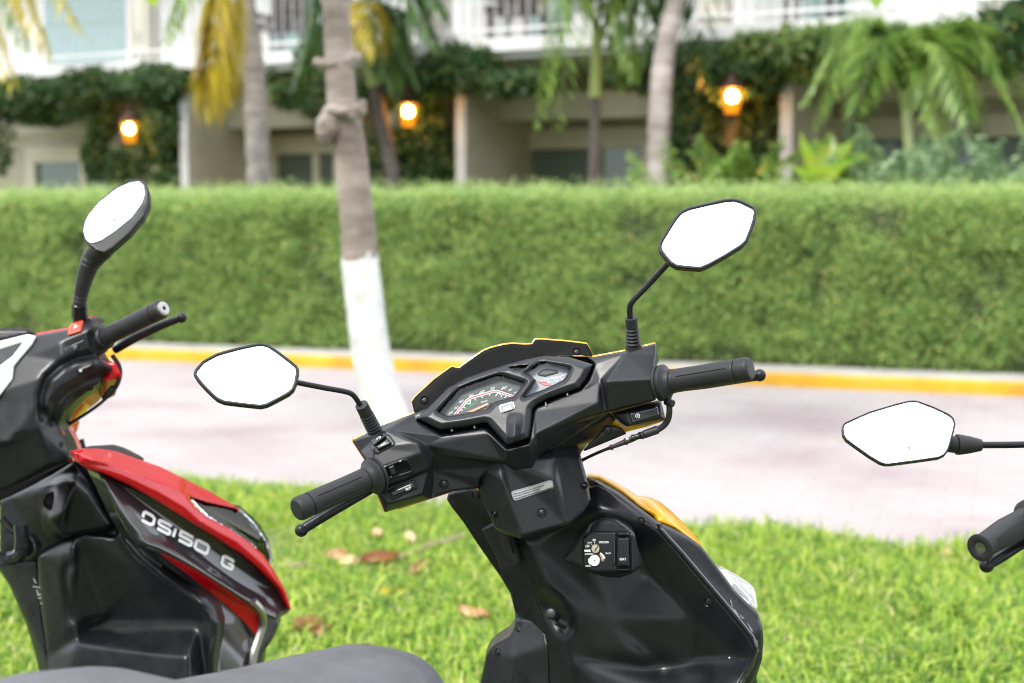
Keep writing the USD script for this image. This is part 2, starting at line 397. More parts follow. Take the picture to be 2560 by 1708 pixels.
# the grass verge: soft earth under the blades
S, Wd = np.meshgrid(np.linspace(-14, 14, 180), np.linspace(-9, 0.02, 70))
def verge_edge(s): return -0.05 * np.clip(np.asarray(s) + 1.5, -3, 8)
Wd = Wd + verge_edge(S) * np.clip((Wd + 3) / 3, 0, 1); q = street(S, Wd, 0.0)
below = np.clip((-Wd + verge_edge(S) + .0) / .12, 0, 1)
q[..., 2] = -0.01 + below * (.02 + np.maximum(0, lawn_height(q[..., 0], q[..., 1])))
ns = S.shape[1]
tag(obj('verge', (q.reshape(-1, 3), np.array([(j * ns + i, j * ns + i + 1, (j + 1) * ns + i + 1, (j + 1) * ns + i) for j in range(69) for i in range(ns - 1)])), 'soil', smooth=True), kind='structure')
ROADW = 4.64
tag(obj('road', strip_sheet(-0.9, ROADW, 0.004, 0.004, nw=12), 'paving', smooth=True), kind='structure')
# far kerb: yellow face and rounded top, then the pavement strip behind it
def kerb_mesh(s0, s1, n, face=True):
    prof = [(ROADW - 0.0, -0.02), (ROADW, 0.080), (ROADW + 0.012, 0.095), (ROADW + 0.03, 0.103), (ROADW + 0.03, -0.02)] if face else [(ROADW + 0.0305, 0.0), (ROADW + 0.0305, 0.102), (ROADW + 0.06, 0.108), (ROADW + 0.15, 0.109), (ROADW + 0.15, -0.02)]
    s = np.linspace(s0, s1, n); v = np.stack([street(s, np.full(n, w) + 0.006 * (meshkit.noise(np.c_[s * 1.7, s * 0, s * 0 + z * 9]) - .5), z) for w, z in prof])
    k = len(prof)
    return (v.reshape(-1, 3), np.array([(j * n + i, (j) * n + i + 1, (j + 1) * n + i + 1, (j + 1) * n + i) for j in range(k - 1) for i in range(n - 1)]))
kb = obj('kerb', kerb_mesh(-30, 30, 500), 'yellow_kerb', smooth=50); tag(kb, kind='structure'); obj('kerb_top', kerb_mesh(-30, 30, 500, False), 'kerb_concrete', kb, smooth=50)
tag(obj('pavement', strip_sheet(ROADW + 0.1505, ROADW + 0.50, 0.104, 0.107, ns=200), 'kerb_concrete', smooth=True), kind='structure')
tag(obj('garden_bed', strip_sheet(ROADW + 0.501, ROADW + 7.5, 0.08, 0.08), 'soil', smooth=True), kind='structure')

# ------------------------------------------------------------------ grass
leafy('grass_blade', [(0.0, (0.035, 0.09, 0.015)), (0.35, (0.15, 0.28, 0.035)), (0.7, (0.33, 0.465, 0.055)), (0.9, (0.50, 0.56, 0.10)), (0.96, (0.60, 0.56, 0.28)), (1.0, (0.62, 0.54, 0.30))], rough=0.5, trans=0.5)
def tuft(seed, n=46, spread=0.075, h=(0.03, 0.085)):
    r = np.random.default_rng(seed); vs, fs, k = [], [], 0
    for _ in range(n):
        a = r.uniform(0, 2 * np.pi); b = np.array([r.normal(0, spread), r.normal(0, spread), -0.005]); L = r.uniform(*h) * r.choice([.8, 1.0, 1.25]); lean = r.uniform(0.35, 1.3); w = r.uniform(0.0020, 0.0044)
        d = np.array([math.cos(a), math.sin(a), 0]); s = np.array([-d[1], d[0], 0])
        q1 = b + d * L * 0.25 * lean + np.array([0, 0, L * 0.55]); q2 = b + d * L * 0.8 * lean + np.array([0, 0, L * (1 - 0.35 * lean)])
        vs += [b - s * w, b + s * w, q1 - s * w * .9, q1 + s * w * .9, q2]; fs += [(k, k + 1, k + 3), (k, k + 3, k + 2), (k + 2, k + 3, k + 4)]; k += 5
    return (np.array(vs), np.array(fs))

def instancer(path, protos, pts, rotz, scale, idx, tilt=None, per=4):
    pi = UsdGeom.PointInstancer.Define(stage, path)
    UsdGeom.Scope.Define(stage, path + '/kinds')
    rel = pi.CreatePrototypesRel()
    for k, (m, mt) in enumerate(protos):
        pr = usdkit.mesh(stage, f'{path}/kinds/kind_{k:03d}', m, M[mt], False); toned(pr.GetPrim(), per); rel.AddTarget(pr.GetPath())
    pi.CreatePositionsAttr(Vt.Vec3fArray.FromNumpy(np.asarray(pts, np.float32)))
    h = np.asarray(rotz) / 2; n = len(h)
    qn = np.zeros((n, 4)); qn[:, 0] = np.cos(h); qn[:, 3] = np.sin(h)
    if tilt is not None:
        t = np.asarray(tilt) / 2; q2 = np.zeros((n, 4)); q2[:, 0] = np.cos(t); q2[:, 1] = np.sin(t)
        a, b = qn, q2
        qn = np.stack([a[:, 0] * b[:, 0] - a[:, 3] * 0, a[:, 0] * b[:, 1], a[:, 3] * b[:, 1], a[:, 3] * b[:, 0]], 1)
    pi.CreateOrientationsAttr(Vt.QuathArray([Gf.Quath(float(q[0]), float(q[1]), float(q[2]), float(q[3])) for q in qn]))
    s = np.asarray(scale, np.float32); pi.CreateScalesAttr(Vt.Vec3fArray.FromNumpy(np.stack([s, s, s], 1) if s.ndim == 1 else s))
    pi.CreateProtoIndicesAttr(Vt.IntArray.FromNumpy(np.asarray(idx, np.int32)))
    return pi.GetPrim()

n = 20000
gs = rng.uniform(-5.0, 5.0, n); gw = -np.abs(rng.uniform(0, 1, n)) ** 1.0 * 4.6
edge = 0.04 * np.sin(gs * 7) + 0.05 * (meshkit.noise(np.c_[gs * 3, gs * 0, gs * 0]) - 0.5)
p = street(gs, gw + edge + 0.02 + verge_edge(gs), 0.0); p[:, 2] = np.maximum(0, lawn_height(p[:, 0], p[:, 1]))
keep = (p[:, 1] > 2.3) & (np.abs(p[:, 0]) < 0.47 * p[:, 1] + 0.6)
p = p[keep]
cl = meshkit.fbm(np.c_[p[:, 0] * 2.2, p[:, 1] * 2.2, p[:, 0] * 0], 3, 11)
tag(instancer('/World/grass', [(tuft(k), 'grass_blade') for k in range(7)], p, rng.uniform(0, 6.28, len(p)), 0.30 + 1.2 * cl + rng.uniform(-.15, .2, len(p)), rng.integers(0, 7, len(p)), per=5),
    'bright green lawn grass on the verge under the scooters', 'grass', kind='stuff')
used[('/World', 'grass')] = 0

# ------------------------------------------------------------------ hedge
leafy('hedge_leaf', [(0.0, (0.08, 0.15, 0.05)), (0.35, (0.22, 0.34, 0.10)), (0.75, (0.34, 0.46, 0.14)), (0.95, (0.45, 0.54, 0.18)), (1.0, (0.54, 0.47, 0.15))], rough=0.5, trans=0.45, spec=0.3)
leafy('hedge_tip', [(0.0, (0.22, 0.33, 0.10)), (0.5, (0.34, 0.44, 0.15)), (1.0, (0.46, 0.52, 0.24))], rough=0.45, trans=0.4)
plain('twig_dark', (0.05, 0.065, 0.025), 0.9)
def leaf_quads(r, c, d, size, w=0.5, fold=0.2, face=None):
    """Leaves at the points c with main directions d."""
    n = len(c); d = d / np.linalg.norm(d, axis=1, keepdims=True)
    a = r.normal(size=(n, 3)) if face is None else np.asarray(face) + r.normal(0, .45, (n, 3)); s = np.cross(d, a) if face is None else np.cross(a, d); s /= np.linalg.norm(s, axis=1, keepdims=True); nn = np.cross(d, s)
    L = np.asarray(size).reshape(-1, 1) * np.ones((n, 1)); ww = L * w * 0.5
    v = np.stack([c, c + d * L * .45 + s * ww + nn * ww * fold, c + d * L - nn * L * 0.08, c + d * L * .45 - s * ww + nn * ww * fold], 1).reshape(-1, 3)
    k = np.arange(n)[:, None] * 4
    return v, np.vstack([k + [0, 1, 2], k + [0, 2, 3]])
def hedge_clump(seed, n=52, size=(0.017, 0.031)):
    r = np.random.default_rng(seed); c = r.normal(0, 0.045, (n, 3)); d = r.normal(size=(n, 3)) * .8 + np.array([0, -0.35, 0.75])
    return leaf_quads(r, c, d, r.uniform(*size, n), 0.62, face=(0, -.75, .65))
HW = ROADW + 0.50; HT = 1.34
hedge = thing('hedge', 'long clipped green hedge behind the yellow kerb across the street', 'hedge')
hs = np.linspace(-11.1, 7.3, 160)
prof = [(HW + .06, .08), (HW + .05, .5), (HW + .05, 1.2), (HW + .08, HT - .06), (HW + .16, HT - .03), (HW + .85, HT - .03), (HW + .95, 1.2), (HW + .95, .08)]
hv = np.stack([street(hs, np.full(160, w), z) for w, z in prof])
obj('core', (hv.reshape(-1, 3), np.array([(j * 160 + i, j * 160 + i + 1, (j + 1) * 160 + i + 1, (j + 1) * 160 + i) for j in range(7) for i in range(159)])), 'twig_dark', hedge, smooth=False)
n = 21500
s_ = rng.uniform(-11.0, 7.2, n); t_ = rng.uniform(0, 1, n); top = rng.uniform(0, 1, n) < 0.22
bulge = 0.17 * (meshkit.fbm(np.c_[s_ * 2.6, t_ * 3.6, s_ * 0], 4, 5) - 0.5)
hole = meshkit.fbm(np.c_[s_ * 3.4, t_ * 4.6, s_ * 0 + 4], 3, 9)
shoot = rng.uniform(size=n) < .03
zz = np.where(top, HT + shoot * rng.uniform(0, .04, n) + 0.035 * (meshkit.noise(np.c_[s_ * 3, s_ * 0, s_ * 0 + 1]) - .5) + rng.normal(0, .011, n), 0.14 + t_ * (HT - 0.15))
ww = np.where(top, HW + rng.uniform(0.02, 0.9, n), HW + 0.035 - bulge + rng.normal(0, .02, n))
sel = top | (hole > 0.38 + 0.05 * np.clip(s_ / 4, -.5, 1)) | (rng.uniform(size=n) < 0.16)
pts = street(s_, ww, zz)[sel]; tp = top[sel]
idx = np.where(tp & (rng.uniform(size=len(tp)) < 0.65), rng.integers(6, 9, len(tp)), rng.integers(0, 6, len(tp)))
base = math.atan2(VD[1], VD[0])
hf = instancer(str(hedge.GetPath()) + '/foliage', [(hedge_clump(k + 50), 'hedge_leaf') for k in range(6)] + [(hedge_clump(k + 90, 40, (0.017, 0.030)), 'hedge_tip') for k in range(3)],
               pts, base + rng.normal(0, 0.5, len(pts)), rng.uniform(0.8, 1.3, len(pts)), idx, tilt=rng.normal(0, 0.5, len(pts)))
hf.SetCustomDataByKey('kind', 'stuff')

# ------------------------------------------------------------------ building behind
FT = np.array([1, -0.5, 0]) / math.hypot(1, .5); FN = np.array([-0.5, -1, 0]) / math.hypot(1, .5); FA = np.array([0, 15.5, 0.0])
def fac(px, py, o=0.0):
    v = FW + (px - 1280) / FPX * RX + (854 - py) / FPX * UP
    k = (o - (CC - FA) @ FN) / (v @ FN); q = CC + v * k
    return float((q - FA) @ FT), float(q[2])
def fpt(s, z, o=0.0):
    s, z, o = np.broadcast_arrays(np.asarray(s, float), np.asarray(z, float), np.asarray(o, float))
    return FA + s[..., None] * FT + o[..., None] * FN + z[..., None] * np.array([0, 0, 1.0])
def fbox(s0, s1, z0, z1, o0, o1, bev=0.0):
    c = np.array([(s, z, o) for o in (o0, o1) for z in (z0, z1) for s in (s0, s1)], float)
    v = fpt(c[:, 0], c[:, 1], c[:, 2])
    m = trimesh.Trimesh(v, trimesh.convex.convex_hull(v).faces if False else np.array([(0, 2, 3), (0, 3, 1), (4, 5, 7), (4, 7, 6), (0, 1, 5), (0, 5, 4), (2, 6, 7), (2, 7, 3), (0, 4, 6), (0, 6, 2), (1, 3, 7), (1, 7, 5)]), process=False)
    if m.volume < 0: m.invert()
    return m
def fs(px, o=0.0, py=300): return fac(px, py, o)[0]
def fz(px, py, o=0.0): return fac(px, py, o)[1]

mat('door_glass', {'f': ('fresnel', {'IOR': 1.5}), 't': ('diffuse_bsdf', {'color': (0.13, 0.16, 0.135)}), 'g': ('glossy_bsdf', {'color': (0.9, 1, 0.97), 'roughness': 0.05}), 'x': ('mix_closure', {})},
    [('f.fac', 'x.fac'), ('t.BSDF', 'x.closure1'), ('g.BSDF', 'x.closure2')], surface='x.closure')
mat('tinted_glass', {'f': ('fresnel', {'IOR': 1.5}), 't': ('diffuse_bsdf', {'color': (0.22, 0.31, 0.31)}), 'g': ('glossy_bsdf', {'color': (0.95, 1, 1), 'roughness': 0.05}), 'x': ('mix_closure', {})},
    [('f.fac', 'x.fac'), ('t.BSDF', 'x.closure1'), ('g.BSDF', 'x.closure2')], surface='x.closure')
plain('white_metal', (0.60, 0.60, 0.60), 0.4)
plain('grey_metal', (0.36, 0.37, 0.38), 0.5)
plain('lamp_metal', (0.07, 0.03, 0.018), 0.5, metallic=0.4)
plain('brown_wood', (0.05, 0.033, 0.027), 0.55)
mat('lamp_glass', {'e': ('emission', {'color': (1.0, 0.36, 0.012), 'strength': 0.8}), 't': ('transparent_bsdf', {'color': (1.0, 0.72, 0.30)}), 'x': ('mix_closure', {'fac': 0.62})}, [('t.BSDF', 'x.closure1'), ('e.emission', 'x.closure2')], surface='x.closure')
mat('lamp_bulb', {'p': ('emission', {'color': (1.0, 0.60, 0.20), 'strength': 150.0})}, surface='p.emission')

bld = thing('hotel_building', 'white balconied hotel block with dim taupe ground floor rooms behind the hedge', 'building')
SL, SR = -16.0, 9.0
ZS0 = fz(1250, 128, 0.35); ZS1 = fz(1250, 95, 0.35)
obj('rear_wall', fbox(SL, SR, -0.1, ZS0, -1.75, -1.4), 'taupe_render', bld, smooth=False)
obj('floor_slab', fbox(SL, SR, ZS0, ZS1, -1.6, 0.35), 'white_render', bld, smooth=False)
obj('slab_moulding', fbox(SL, SR, ZS0 - .07, ZS0 - 0.003, -1.3, 0.27), 'white_render', bld, smooth=False)
obj('upper_wall', fbox(SL, SR, ZS1 + .002, ZS1 + 3.0, -1.6, -1.2), 'white_render', bld, smooth=False)
obj('roof_slab', fbox(SL, SR, ZS1 + 3.002, ZS1 + 3.25, -1.7, 0.5), 'white_render', bld, smooth=False)
for px in (362, 1085, 1790, 2480):                                      # balcony columns
    s = fs(px, 0.1, 60); obj('column', fbox(s - .13, s + .13, ZS1 + .002, ZS1 + 3.0, -0.05, 0.21), 'cream_render', bld, smooth=False)
for px0, px1 in ((120, 320), (690, 800), (1330, 1420), (2010, 2120)):   # balcony glass doors
    a, b = fs(px0, -1.2, 40), fs(px1, -1.2, 40)
    d = obj('balcony_door', fbox(a - .05, b + .05, ZS1 + .004, ZS1 + 2.2, -1.19, -1.16), 'white_metal', bld, smooth=False)
    obj('pane', fbox(a, b, ZS1 + .05, ZS1 + 2.15, -1.165, -1.15), 'tinted_glass', d, smooth=False)
rail = obj('railing', cat([fbox(SL, SR, ZS1 + .93, ZS1 + .98, .2, .26), fbox(SL, SR, ZS1 + .09, ZS1 + .12, .215, .245)]), 'white_metal', bld, smooth=False)
s = fs(0, .23, 80) - .4
while s < fs(2560, .23, 40) + .4:
    c = fpt(s, 0, .23)
    obj('baluster', tube([fpt(s, ZS1, .23), fpt(s, ZS1 + .3, .23), fpt(s, ZS1 + .95, .23)], [.010, .010, .010], 5), 'grey_metal', rail)
    if int(round(s / .13)) % 3 == 0:
        a = np.linspace(0, 2 * np.pi, 9)
        obj('scroll', tube(fpt(s + .065 + .05 * np.cos(a), ZS1 + .3 + .05 * np.sin(a), np.full(9, .23)), .006, 4, caps=False), 'grey_metal', rail)
    s += .13
for px in (468, 1158, 1968):                                            # white partition walls
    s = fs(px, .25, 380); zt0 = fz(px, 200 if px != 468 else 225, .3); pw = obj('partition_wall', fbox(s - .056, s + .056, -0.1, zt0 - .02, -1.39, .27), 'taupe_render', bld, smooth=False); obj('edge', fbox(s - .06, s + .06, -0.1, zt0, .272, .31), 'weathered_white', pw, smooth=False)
for (x0, x1, yt, yb) in ((0, 262, 238, 335), (484, 905, 238, 318), (1174, 1950, 226, 292), (1978, 2700, 187, 245)):     # fascias above the rooms
    o = -.45; a, b = fs(x0, o), fs(x1, o); zt_, zb_ = fz((x0 + x1) / 2, yt, o), fz((x0 + x1) / 2, yb, o)
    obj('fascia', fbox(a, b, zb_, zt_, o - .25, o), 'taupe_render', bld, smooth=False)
for (x0, x1, yt) in ((60, 300, 365), (660, 860, 340), (1285, 1640, 322), (2060, 2620, 290)):     # door surrounds with glass
    o = -1.3; a, b = fs(x0, o), fs(x1, o); z = fz((x0 + x1) / 2, yt, o)
    fr = obj('door_frame', cat([fbox(a, b, z - .22, z, -1.398, o), fbox(a, a + .17, -.05, z - .221, -1.398, o), fbox(b - .17, b, -.05, z - .221, -1.398, o), fbox((a + b) / 2 + .12, (a + b) / 2 + .22, -.05, z - .221, -1.398, o - .01)]), 'beige_render', bld, smooth=False)
    obj('pane', fbox(a + .172, (a + b) / 2 + .118, 0, z - .223, -1.395, -1.36), 'door_glass', fr, smooth=False)
    obj('pane', fbox((a + b) / 2 + .222, b - .172, 0, z - .223, -1.395, -1.36), 'door_glass', fr, smooth=False)
for px in (355, 1040, 1830):                                            # wall piers between the rooms, under the climbers
    a = fs(px - 95, -.1), ; s = fs(px, -.1)
    obj('pier', fbox(s - .42, s + .42, -.05, ZS0 - .075, -1.39, -.1), 'taupe_render', bld, smooth=False)
# furniture on the balconies
def lounge(px, py, label):
    s, z = fac(px, py, -.35); z = ZS1
    t = thing('balcony_chair', label, 'chair', 'dark wooden chairs on the balconies')
    obj('seat', fbox(s - .26, s + .26, z + .34, z + .42, -.62, -.12), 'brown_wood', t, smooth=False)
    obj('backrest', fbox(s - .26, s + .26, z + .421, z + .85, -.66, -.61), 'brown_wood', t, smooth=False)
    for a in (-.24, .2):
        for o in (-.6, -.18): obj('leg', fbox(s + a, s + a + .05, z + .002, z + .339, o, o + .05), 'brown_wood', t, smooth=False)
    for a in (-.3, .262): obj('armrest', fbox(s + a, s + a + .04, z + .5, z + .56, -.66, -.1), 'brown_wood', t, smooth=False)
lounge(1290, 80, 'dark brown wooden chair on the balcony above the middle room, left of the thin palm')
lounge(2030, 25, 'dark wooden chair on the balcony above the right hand lantern')
lounge(690, 120, 'dark wooden chair on the balcony behind the leaning grey trunk')

# lanterns
lamp_labels = ['lit amber wall lantern farthest left, beside the oval mirror top', 'lit amber wall lantern in the dark climber right of the leaning trunk', 'lit amber wall lantern on the right, beside the slim white partition wall']
for (px, py), lb in zip(((323, 325), (1020, 282), (1830, 245)), lamp_labels):
    o = .62; s, z = fac(px, py, o); c = fpt(s, z, o)
    t = thing('wall_lantern', lb, 'lamp', 'amber lanterns along the hotel wall')
    def ring(z0, r, n=8): return [(c + np.array([math.cos(a) * r, math.sin(a) * r, z0])) for a in np.linspace(0, 2 * np.pi, n, endpoint=False)]
    obj('glass', lathe(c + [0, 0, -.15], c + [0, 0, 1], [(0, 1), (0, 62), (230, 98), (232, 1)], 8), 'lamp_glass', t, smooth=False)
    obj('cap', lathe(c + [0, 0, .083], c + [0, 0, 1], [(0, 1), (0, 122), (18, 122), (90, 50), (120, 34), (150, 12), (175, 4), (176, .5)], 8), 'lamp_metal', t, smooth=False)
    obj('base', lathe(c + [0, 0, -.19], c + [0, 0, 1], [(0, .5), (2, 22), (22, 50), (38, 68), (39.5, 1)], 8), 'lamp_metal', t, smooth=False)
    for k in range(8):
        a = k * math.pi / 4; e = np.array([math.cos(a), math.sin(a), 0])
        obj('bar', tube([c + e * .068 + [0, 0, -.15], c + e * .103 + [0, 0, .083]], .006, 5), 'lamp_metal', t)
    obj('bracket', tube(curve([c + [0, 0, .2], c + [0, 0.0, .30] - FN * .05, c - FN * .72 + [0, 0, .28]], 8), .014, 6), 'lamp_metal', t)
    bp = c + np.array([0, 0, .015])
    obj('bulb', ball(bp, .055, 2), 'lamp_bulb', t, smooth=True)

# ------------------------------------------------------------------ climbers, palms, plants
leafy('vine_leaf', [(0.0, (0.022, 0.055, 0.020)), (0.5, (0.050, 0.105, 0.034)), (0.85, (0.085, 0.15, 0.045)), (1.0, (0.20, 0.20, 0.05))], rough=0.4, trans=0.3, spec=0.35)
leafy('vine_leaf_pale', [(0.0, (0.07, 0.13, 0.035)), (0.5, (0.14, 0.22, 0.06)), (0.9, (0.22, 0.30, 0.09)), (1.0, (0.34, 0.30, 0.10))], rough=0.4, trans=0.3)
leafy('frond_green', [(0.0, (0.09, 0.17, 0.03)), (0.5, (0.17, 0.28, 0.05)), (1.0, (0.28, 0.38, 0.09))], rough=0.35, trans=0.35)
leafy('frond_deep', [(0.0, (0.035, 0.08, 0.022)), (0.5, (0.07, 0.14, 0.036)), (1.0, (0.12, 0.20, 0.055))], rough=0.35, trans=0.3)
leafy('frond_yellow', [(0.0, (0.26, 0.24, 0.03)), (0.5, (0.50, 0.41, 0.035)), (0.85, (0.60, 0.47, 0.05)), (1.0, (0.48, 0.34, 0.14))], rough=0.45, trans=0.4)
leafy('banana_leaf', [(0.0, (0.13, 0.25, 0.03)), (0.5, (0.24, 0.36, 0.04)), (1.0, (0.36, 0.44, 0.05))], rough=0.3, trans=0.5)
leafy('pale_leaf', [(0.0, (0.16, 0.27, 0.13)), (0.5, (0.24, 0.35, 0.18)), (1.0, (0.36, 0.45, 0.26))], rough=0.4, trans=0.35)
stained('vine_stem', (0.05, 0.03, 0.02), (0.10, 0.07, 0.045), (0.16, 0.12, 0.08), scale=8)
def bark(name, a, b, c, rings=28.0):
    mat(name, {'g': ('geometry', {}), 'm': ('mapping', {'scale': (1, 1, rings)}), 'n': ('noise_texture', {'scale': 2.4, 'detail': 8.0, 'roughness': 0.68}), 'n2': ('noise_texture', {'scale': 5.0, 'detail': 5.0}),
               'c': ('rgb_ramp', {'ramp': [(0.3, a), (0.5, b), (0.72, c)]}), 'c2': ('rgb_ramp', {'ramp': [(0.3, (0.62, 0.60, 0.58)), (0.6, (1, 1, 1))]}), 'x': ('mix_color', {'blend_type': 'multiply', 'fac': 1.0}),
               'b': ('bump', {'strength': 0.5, 'distance': 0.012}), 'p': ('principled_bsdf', {'roughness': 0.85})},
        [('g.position', 'm.vector'), ('m.vector', 'n.vector'), ('g.position', 'n2.vector'), ('n.fac', 'c.fac'), ('n2.fac', 'c2.fac'), ('c.color', 'x.a'), ('c2.color', 'x.b'), ('x.result', 'p.base_color'), ('n.fac', 'b.height'), ('b.normal', 'p.normal')])
bark('trunk_grey', (0.20, 0.165, 0.15), (0.33, 0.285, 0.265), (0.44, 0.39, 0.37), 9.0)
bark('trunk_brown', (0.12, 0.095, 0.08), (0.275, 0.225, 0.198), (0.41, 0.355, 0.325), rings=2.6)
bark('trunk_dark', (0.045, 0.035, 0.03), (0.09, 0.075, 0.065), (0.15, 0.125, 0.11))
plain('crownshaft', (0.24, 0.30, 0.07), 0.45)
plain('pale_stem', (0.38, 0.42, 0.20), 0.5)

def climber(label, blobs, n, mt, size=(.05, .10), stems=()):
    """A climbing plant on the facade: leaves strewn through soft blobs (s, z, o, rs, rz, ro, weight)."""
    t = thing('climber', label, 'climber')
    w = np.array([b[6] for b in blobs], float); k = rng.choice(len(blobs), n, p=w / w.sum()); B = np.array([b[:6] for b in blobs])[k]
    u = rng.normal(size=(n, 3)); u /= np.linalg.norm(u, axis=1, keepdims=True); u *= rng.uniform(0.35, 1, (n, 1)) ** 0.5
    q = B[:, :3] + u * B[:, 3:]
    # gaps and clumps
    g = meshkit.fbm(q * np.array([3.2, 3.6, 3.2]), 3, 21); keep = (g > 0.42) | (rng.uniform(size=n) < .35)
    q = q[keep]; c = fpt(q[:, 0], q[:, 1], q[:, 2]); m = len(c)
    d = rng.normal(size=(m, 3)) * .8 + FN * .5 + np.array([0, 0, -.55])
    toned(obj('leaves', leaf_quads(rng, c, d, rng.uniform(*size, m), 0.75), mt, t, smooth=False)).SetCustomDataByKey('kind', 'stuff')
    sm = []
    for st in stems:
        path = curve([fpt(*a) for a in st], 12); sm.append(tube(path, np.linspace(.022, .008, len(path)), 6))
    if sm: obj('stems', cat(sm), 'vine_stem', t)
    return t
def blob(px, py, o, rx, ry, ro, w=1.0):
    s, z = fac(px, py, o); k = 15.5 / FPX
    return (s, z, o, rx * k * 1.12, ry * k, ro, w)
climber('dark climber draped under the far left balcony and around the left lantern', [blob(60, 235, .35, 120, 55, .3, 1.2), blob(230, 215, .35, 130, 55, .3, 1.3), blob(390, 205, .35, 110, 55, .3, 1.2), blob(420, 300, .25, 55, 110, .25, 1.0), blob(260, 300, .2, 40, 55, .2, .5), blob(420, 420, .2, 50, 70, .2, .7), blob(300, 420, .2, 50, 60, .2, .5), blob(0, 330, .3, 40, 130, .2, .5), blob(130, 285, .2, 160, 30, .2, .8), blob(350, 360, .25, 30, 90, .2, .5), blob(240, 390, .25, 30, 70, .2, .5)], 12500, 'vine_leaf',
        stems=[[(fs(350, .1), .1, .05), (fs(340, .1), 1.2, .08), (fs(300, .1), 2.6, .2)], [(fs(400, .1), .1, .05), (fs(405, .1), 1.2, .08), (fs(420, .1), 2.6, .2)]])
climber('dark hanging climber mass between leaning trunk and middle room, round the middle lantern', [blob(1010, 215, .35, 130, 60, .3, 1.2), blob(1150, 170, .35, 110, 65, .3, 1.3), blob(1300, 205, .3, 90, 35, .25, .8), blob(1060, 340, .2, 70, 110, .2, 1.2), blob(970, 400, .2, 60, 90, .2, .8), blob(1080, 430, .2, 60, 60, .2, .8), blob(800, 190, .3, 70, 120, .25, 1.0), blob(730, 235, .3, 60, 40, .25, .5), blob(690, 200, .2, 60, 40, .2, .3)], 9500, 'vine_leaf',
        stems=[[(fs(1050, .1), .1, .05), (fs(1040, .1), 1.2, .08), (fs(1060, .1), 2.6, .2)]])
climber('mixed climber round the right lantern beside the slim white partition', [blob(1760, 190, .35, 90, 90, .3, 1.2), blob(1740, 320, .3, 60, 100, .25, 1.0), blob(1880, 180, .35, 80, 55, .3, 1.0), blob(1900, 330, .15, 45, 110, .15, .6), blob(1850, 410, .2, 90, 40, .2, .7), blob(1600, 180, .3, 80, 45, .25, .6)], 7500, 'vine_leaf',
        stems=[[(fs(1880, .1), .1, .05), (fs(1890, .1), 1.2, .08), (fs(1870, .1), 2.6, .2)], [(fs(1920, .1), .1, .05), (fs(1925, .1), 1.4, .08), (fs(1900, .1), 2.6, .2)]])
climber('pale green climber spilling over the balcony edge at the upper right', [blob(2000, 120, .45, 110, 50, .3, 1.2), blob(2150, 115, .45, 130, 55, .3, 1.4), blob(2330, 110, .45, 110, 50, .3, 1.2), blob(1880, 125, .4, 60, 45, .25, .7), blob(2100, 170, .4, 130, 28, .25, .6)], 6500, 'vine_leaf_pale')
climber('bluish dark bush hanging at the extreme upper right corner', [blob(2530, 100, .6, 80, 70, .35, 1.2), blob(2570, 55, .6, 60, 50, .3, 1)], 2400, 'vine_leaf', (.07, .13))

def frond(base, tip, sag, nl=44, ll=0.35, width=0.038, hang=0.6, seed=0, rw=0.012):
    """A feather frond: a curved rib and two rows of drooping leaflets."""
    r = np.random.default_rng(seed); base, tip = np.asarray(base, float), np.asarray(tip, float)
    mid = (base + tip) / 2 + np.array([0, 0, sag]); path = curve([base, mid, tip], 22)
    p, t, U, V = frames(path); k = len(p)
    rib = tube(path, np.linspace(rw, rw * .25, k), 5, caps=False)
    vs, fs_, n = [], [], 0
    for q in np.linspace(0.16, 1.0, nl):
        i = min(k - 1, int(q * (k - 1))); side0 = np.cross(t[i], [0, 0, 1.0]); side0 /= max(1e-6, np.linalg.norm(side0))
        for sd in (-1, 1):
            L = ll * (math.sin(math.pi * min(1, .18 + .82 * q)) * .75 + .3) * r.uniform(.8, 1.15)
            d = side0 * sd * .75 + t[i] * .75 + r.normal(0, .12, 3); d /= np.linalg.norm(d)
            a = p[i]; b = a + d * L * .5 + np.array([0, 0, -hang * L * .16]); c = a + d * L * .9 + np.array([0, 0, -hang * L * .62])
            wv = np.cross(d, [0, 0, 1.0]); wv = wv / max(1e-6, np.linalg.norm(wv)) * width * .5
            wv = wv + np.array([0, 0, width * .25])
            vs += [a, b + wv, b - wv, c]; fs_ += [(n, n + 1, n + 2), (n + 1, n + 3, n + 2)]; n += 4
    return rib, (np.array(vs), np.array(fs_))

def palm(label, trunk_px, d, r0, r1, trunk_mat, fronds, leaf_mat, shaft=None, z0=0.05, name='palm_tree', seed=1, top_extra=None, mod=None, group=None):
    t = thing(name, label, 'palm')
    pts = [P(x, y, d) for x, y in trunk_px]; foot = pts[-1].copy(); foot[2] = z0
    pts.append(foot)
    if top_extra: pts.insert(0, pts[0] + np.array(top_extra))
    path = curve(pts, 60); rr = np.linspace(r1, r0, len(path))
    rr = rr * (1 + .05 * np.sin(np.arange(len(path)) * 1.9) * .6 + .03 * rng.normal(size=len(path)))
    obj('trunk', tube(path, rr, 14), trunk_mat, t)
    if shaft:
        sp = curve([P(x, y, d) for x, y in shaft[0]], 10); obj('crownshaft', tube(sp, np.linspace(shaft[1], shaft[2], len(sp)), 10), shaft[3], t)
    for k, f in enumerate(fronds):
        b, e, sag, ll = f[:4]; kw = f[4] if len(f) > 4 else {}
        mt = kw.pop('mat', leaf_mat) if kw else leaf_mat
        rib, lv = frond(P(*b), P(*e), sag, ll=ll, seed=seed * 40 + k, **kw)
        fr = toned(obj('frond', lv, mt, t, smooth=False)); fr.SetCustomDataByKey('kind', 'stuff'); toned(obj('rib', rib, mt, fr), 10 ** 6)
    return t

